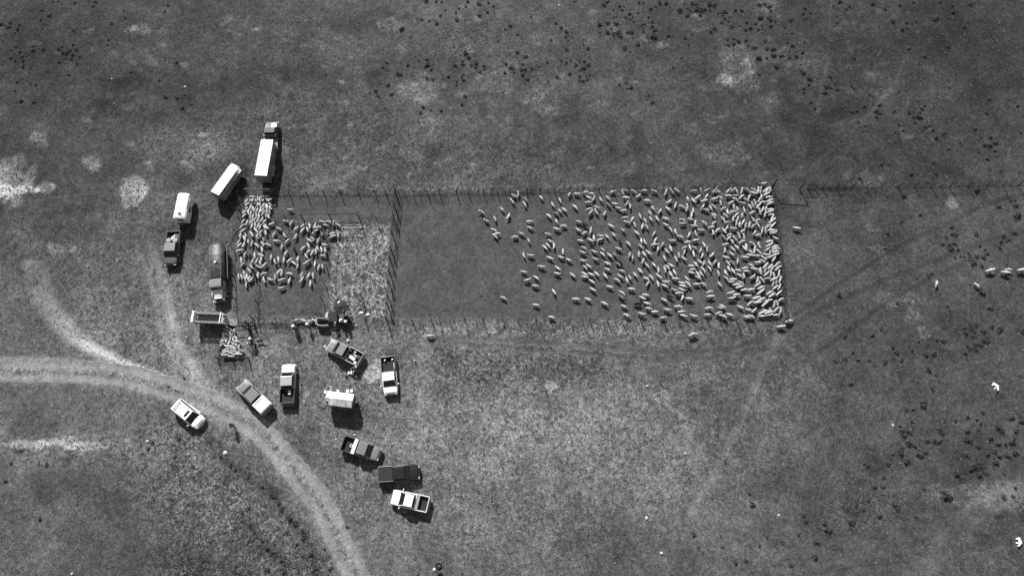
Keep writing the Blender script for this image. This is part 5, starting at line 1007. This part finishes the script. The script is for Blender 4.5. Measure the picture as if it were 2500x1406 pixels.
def person(label, px, py, rz, pose='stand', top='cloth', legs='denim', hat='straw', s=1.0):
    """px,py = where the feet stand"""
    j, me, hx, up, fw = PP[pose]; p = G(px, py); t = thing('person', label, 'person', (p.x, p.y, 0), R(rz), 'people working around the pens'); t.scale = (s,) * 3
    m = me.copy(); link('body', m, M['skin'], t); link('jacket', CL[(pose, 'jacket')].copy(), M[top], t); link('trousers', CL[(pose, 'trousers')].copy(), M[legs], t)
    rot = up.to_track_quat('Z', 'Y').to_matrix().to_4x4(); base = Matrix.Translation(hx + up * .03) @ rot
    hb = MB(); hb.ball((0, 0, .0), .108, (1, .95, 1.05), 12, 8); hb.bm.transform(base); hb.obj('hair', M['hair'], t)
    for dv in (-1, 1):
        e_ = hx + fw * .092 + Vector((0, dv * .034, 0)) + up * .015; MB().ball(e_, .013, (1, 1, 1), 8, 6).obj('eye', M['black'], t)
    if hat:
        h = MB(); h.cyl((0, 0, .065), .20, .015, 'Z', 20); h.cyl((0, 0, .125), .115, .12, 'Z', 16, .095); h.bm.transform(base); h.obj('hat', M[hat], t)
    for k in 'lr':
        f_ = Vector(j['an' + k]).lerp(Vector(j['to' + k]), .55); MB().box((f_.x, f_.y, f_.z), (.29, .105, .09), .03).obj('boot', M['black'], t)
    return t
person('person in dark clothes and black hat walking on the dirt road', 574, 1041, -70, 'walk', hat='blackhat', s=1.05)
person('person in black hat at the upper left edge of the crowded left pen', 595, 497, -30, 'stand', hat='blackhat')
person('person in dark clothes just below the other one at the left pen edge', 589, 519, -20, 'stand', hat='blackhat')
person('person in dark clothes standing at the left end of the race', 609, 794, -100, 'stand', hat='blackhat')
person('person in dark clothes a step below the one at the left race end', 610, 805, -95, 'reach', hat='blackhat')
person('left hand person in pale hat right of the narrow loading pen', 620, 834, 200, 'stand', hat='straw')
person('person in pale hat bending low right of the narrow loading pen', 625, 841, 190, 'bend', hat='straw')
person('person in pale hat leaning over the lower race rail, leftmost there', 722, 806, 70, 'reach', top='cloth', hat='straw')
person('bareheaded person bending beside the lower rail of the race', 727, 807, 100, 'stand', top='cloth', hat=None)
person('person in pale hat reaching over the lower rail at mid race', 756, 801, 80, 'reach', top='cloth', hat='straw')
person('person in dark clothes and pale hat behind the umbrella', 852, 752, 200, 'stand', hat='straw')
person('person in pale shirt and round hat below the umbrella', 840, 790, 150, 'reach', top='shirt', hat='straw')
person('person in dark clothes beside the leaning rack right of the umbrella', 850, 793, 170, 'stand', hat='straw')
person('person crouched low below the black table', 822, 806, 90, 'bend', top='cloth', hat='straw')
person('person in dark clothes stooping among the things below the loaded pickup', 861, 905, 20, 'bend', hat='straw')
# a dark dog by the two people at the loading pen
V = [(0, 0, .42), (.22, 0, .44), (-.24, 0, .42), (.36, 0, .52), (.50, 0, .56), (.62, 0, .52), (-.42, 0, .48), (-.60, 0, .55), (.22, .08, .22), (.22, .09, .02), (.22, -.08, .22), (.25, -.09, .02), (-.24, .08, .22), (-.28, .09, .02), (-.24, -.08, .22), (-.22, -.09, .02), (.48, .07, .64), (.48, -.07, .64)]
E = [(0, 1), (0, 2), (1, 3), (3, 4), (4, 5), (2, 6), (6, 7), (1, 8), (8, 9), (1, 10), (10, 11), (2, 12), (12, 13), (2, 14), (14, 15), (4, 16), (4, 17)]
Rd = [.12, .13, .11, .085, .08, .04, .035, .022, .04, .028, .04, .028, .05, .028, .05, .028, .02, .02]
o = link('dog', skin_mesh('dog', V, E, Rd, 1), M['blackwool']); p = G(636, 834); o.location = (p.x, p.y, 0); o.rotation_euler = (0, 0, R(12)); o.scale = (1.1,) * 3
tag(o, 'black dog standing right of the two people by the narrow loading pen', 'dog')
# ------------------------------------------------------------------ umbrella, tables and tools at the end of the race
A = G(831, 748, 2.1); t = thing('umbrella', 'big black patio umbrella with two small printed patches', 'umbrella', (A.x, A.y, 0), R(9))
n = 8; um = MB(); cen = um.bm.verts.new((0, 0, 2.35)); rr_ = [um.bm.verts.new((1.02 * math.cos(2 * math.pi * k / n), 1.02 * math.sin(2 * math.pi * k / n), 1.98)) for k in range(n)]
low = [um.bm.verts.new((v.co.x * 1.01, v.co.y * 1.01, 1.88)) for v in rr_]
for k in range(n): um.bm.faces.new((cen, rr_[k], rr_[(k + 1) % n])); um.bm.faces.new((rr_[k], low[k], low[(k + 1) % n], rr_[(k + 1) % n]))
um.obj('canopy', M['canvas'], t); MB().bar((0, 0, 0), (0, 0, 2.42), .025, .025, 8).obj('pole', M['steel'], t); MB().ball((0, 0, 2.42), .04).obj('finial', M['galv'], t); MB().cyl((0, 0, .05), .25, .10, 'Z', 16).obj('foot', M['rust'], t)
for k in range(n):
    a = 2 * math.pi * k / n; MB().bar((0, 0, 2.365), (1.02 * math.cos(a), 1.02 * math.sin(a), 1.995), .009).obj('rib', M['darkgrey'], t)
def patch(ang, rad, mat, rz):
    c = Vector((rad * math.cos(ang), rad * math.sin(ang), 0)); f_ = rad * math.cos(math.pi / n); 
    k = math.floor(ang / (2 * math.pi / n)); mid = (k + .5) * 2 * math.pi / n; inr = 1.02 * math.cos(math.pi / n); sl_ = (2.35 - 1.98) / inr
    d_ = c.dot(Vector((math.cos(mid), math.sin(mid), 0))); nrm = Vector((math.cos(mid) * sl_, math.sin(mid) * sl_, 1)).normalized(); c.z = 2.35 - d_ * sl_
    m_ = nrm.to_track_quat('Z', 'Y').to_matrix().to_4x4() @ Matrix.Rotation(rz, 4, 'Z'); m_.translation = c + nrm * .008
    b_ = MB(); b_.box((0, 0, 0), (.32, .20, .012)); b_.bm.transform(m_); b_.obj('printed_patch', mat, t)
patch(R(105), .70, M['plastic'], R(10)); patch(R(-66), .70, M['grey'], R(30))
p = G(813, 773, 1.0); t = thing('table', 'square black topped table beside the umbrella', 'table', (p.x, p.y, 0), R(-3)); MB().box((0, 0, 1.0), (1.25, 1.45, .06), .02).obj('table_top', M['liner'], t); MB().box((0, 0, .55), (1.0, 1.2, .8), .03).obj('cabinet', M['black'], t)
for i_ in (-1, 1):
    for j_ in (-1, 1): MB().bar((i_ * .55, j_ * .64, 0), (i_ * .55, j_ * .64, 1.0), .03).obj('leg', M['rust'], t)
p = G(798, 769, .8); t = thing('water_jug', 'tall white container between the race and the black table', 'container', (p.x, p.y, 0)); MB().box((0, 0, .45), (.28, .62, .9), .05).obj('body', M['plastic'], t); MB().cyl((0, .1, .93), .08, .08).obj('lid', M['black'], t)
p = G(788, 785, .9); t = thing('handling_crate', 'curved metal handling crate at the right end of the race', 'crate', (p.x, p.y, 0), R(-4))
MB().box((0, 0, .25), (1.6, .8, .06)).obj('floor', M['rust'], t); MB().box((0, .42, .70), (1.7, .06, .9), .02).obj('side_panel', M['midgrey'], t)
MB().loft([[(x, -.42 - .14 * math.sin((x + .85) / 1.7 * math.pi), .25), (x, -.48 - .14 * math.sin((x + .85) / 1.7 * math.pi), .25), (x, -.48 - .14 * math.sin((x + .85) / 1.7 * math.pi), 1.1), (x, -.42 - .14 * math.sin((x + .85) / 1.7 * math.pi), 1.1)] for x in np.linspace(-.85, .85, 9)]).obj('curved_panel', M['galv'], t)
MB().box((-.86, 0, .7), (.06, .86, .9), .02).obj('end_gate', M['dullwhite'], t)
p = G(862, 781, .9); t = thing('rack', 'pale framed rack leaning at the right end of the handling gear', 'rack', (p.x, p.y, 0), R(20)); MB().tube([(-.2, -.6, 0), (-.2, .5, 1.4), (.25, .5, 1.4), (.3, -.6, 0), (-.2, -.6, 0)], .04).obj('frame', M['dullwhite'], t); MB().tube([(-.2, -.1, .64), (.28, -.1, .64)], .03).obj('crossbar', M['dullwhite'], t)
p = G(848, 776, .7); t = thing('generator', 'dark squat engine behind the workers right of the table', 'generator', (p.x, p.y, 0), R(5)); MB().box((0, 0, .35), (1.0, .7, .6), .06).obj('housing', M['black'], t); MB().cyl((.2, .1, .7), .14, .12).obj('fuel_cap', M['steel'], t); MB().tube([(-.5, -.35, .1), (-.5, -.35, .75), (.5, -.35, .75), (.5, -.35, .1)], .03).obj('handle', M['steel'], t)
for px, py, rz, lb in ((882.5, 763, 0, 'upper white board lying left of the short fence in the pale pen'), (897, 768, 8, 'lower white board lying right of the short fence in the pale pen')):
    p = G(px, py); t = thing('board', lb, 'board', (p.x, p.y, .0), R(rz), 'white boards'); MB().box((0, 0, .06), (.52, .24, .10), .02).obj('plank', M['plastic'], t)
    for s in (-1, 1): MB().box((s * .2, 0, .125), (.05, .22, .03)).obj('batten', M['plastic'], t)
# things set down below the loaded pickup
p = G(860, 909, .3); t = thing('cooler', 'white cooler on the grass below the loaded pickup', 'cooler', (p.x, p.y, 0), R(-12)); MB().box((0, 0, .19), (.42, .52, .36), .04).obj('box', M['plastic'], t); MB().box((0, 0, .39), (.44, .54, .07), .03).obj('lid', M['plastic'], t)
p = G(852, 910, .2); t = thing('bucket', 'small white bucket left of the cooler', 'bucket', (p.x, p.y, 0)); MB().cyl((0, 0, .16), .13, .32, 'Z', 14, .16).obj('pail', M['plastic'], t); MB().tube([(-.15, 0, .32), (0, .05, .42), (.15, 0, .32)], .008).obj('handle', M['steel'], t)
chair('folding chair with bent pale frame right of the cooler', 873, 903, 60, 'darkgrey')
p = G(850, 832); o = MB().ball((0, 0, .12), .22, (1, .8, .7)).obj('sack', M['plastic'], None, True); o.location = (p.x, p.y, 0); tag(o, 'white sack on the grass above the loaded pickup', 'sack')
p = G(793, 846, .2); o = MB().ball((0, 0, .15), .18, (.9, 1.1, .9)).obj('sack', M['plastic'], None, True); o.location = (p.x, p.y, 0); tag(o, 'white sack touching the front of the loaded pickup', 'sack')
p = G(843, 920); t = thing('tool_pile', 'dark heap of gear on the grass left of the cooler shadow', 'tools', (p.x, p.y, 0)); mb = MB()
for k in range(6): a = q.uniform(0, 6.28); mb.bar((0, 0, .05), (math.cos(a) * .4, math.sin(a) * .3, .12), .05)
mb.obj('gear', M['liner'], t)
# old tyres and a white stone at the bottom edge
for px, py, r_, lb in ((1071.5, 1380, .40, 'old black tyre on the grass near the bottom edge, the upper of two'), (1075.5, 1405, .42, 'old black tyre cut by the bottom edge of the photo')):
    p = G(px, py); t = thing('tyre', lb, 'tyre', (p.x, p.y, 0), 0, 'old tyres')
    MB().loft([[((r_ - .10 + .10 * math.cos(b)) * math.cos(a), (r_ - .10 + .10 * math.cos(b)) * math.sin(a), .11 + .11 * math.sin(b)) for b in np.linspace(0, 2 * math.pi, 9)[:-1]] for a in np.linspace(0, 2 * math.pi, 21)], cap=False).obj('tread', M['rubber'], t, True)
    if r_ < .41: MB().cyl((0, 0, .08), .10, .06, 'Z', 12).obj('hub', M['steel'], t)
def rock(px, py, r_, lb, mat='rock', g='pale stones lying on the pasture'):
    p = G(px, py); b = bmesh.new(); bmesh.ops.create_icosphere(b, subdivisions=2, radius=r_); k = random.Random(int(px * 7 + py))
    for v in b.verts: v.co *= k.uniform(.8, 1.15); v.co.z *= .6
    me = bpy.data.meshes.new('rock'); b.to_mesh(me); b.free(); o = link('stone', me, M[mat]); o.location = (p.x, p.y, r_ * .2); tag(o, lb, 'stone', g)
for px, py, r_, w_ in [(1060, 1390, .22, 'near the bottom edge beside the old tyres'), (866, 1061, .16, 'on the grass above the toolbox pickup'), (820, 1072, .14, 'left of the toolbox pickup tail'), (550, 1105, .30, 'left of the road, right of the gully scrub'), (360, 1077, .20, 'at the right end of the pale strip lower left'),
        (1578, 1264, .22, 'alone on smooth ground right of bottom centre'), (1615, 1350, .22, 'near the bottom, right of centre'), (1580, 942, .16, 'on the pasture below the long pen, right of centre'), (1673, 1107, .14, 'on the pasture far below the long pen'), (1901, 1257, .16, 'in a pale patch low at right'), (452, 213, .20, 'in the upper left pasture, squared off'),
        (176, 1400, .16, 'at the bottom edge far left'), (2180, 1038, .18, 'left of the dense shrubs at lower right'), (1300, 1008, .14, 'below the dark grass belt at centre'), (1120, 1005, .14, 'in rough grass left of centre'), (1012, 880, .14, 'right of the white pickup tail'), (273, 193, .12, 'in the dark upper left pasture'), (1364, 14, .16, 'near the top edge right of centre')]:
    rock(px, py, r_, 'small pale stone ' + w_)
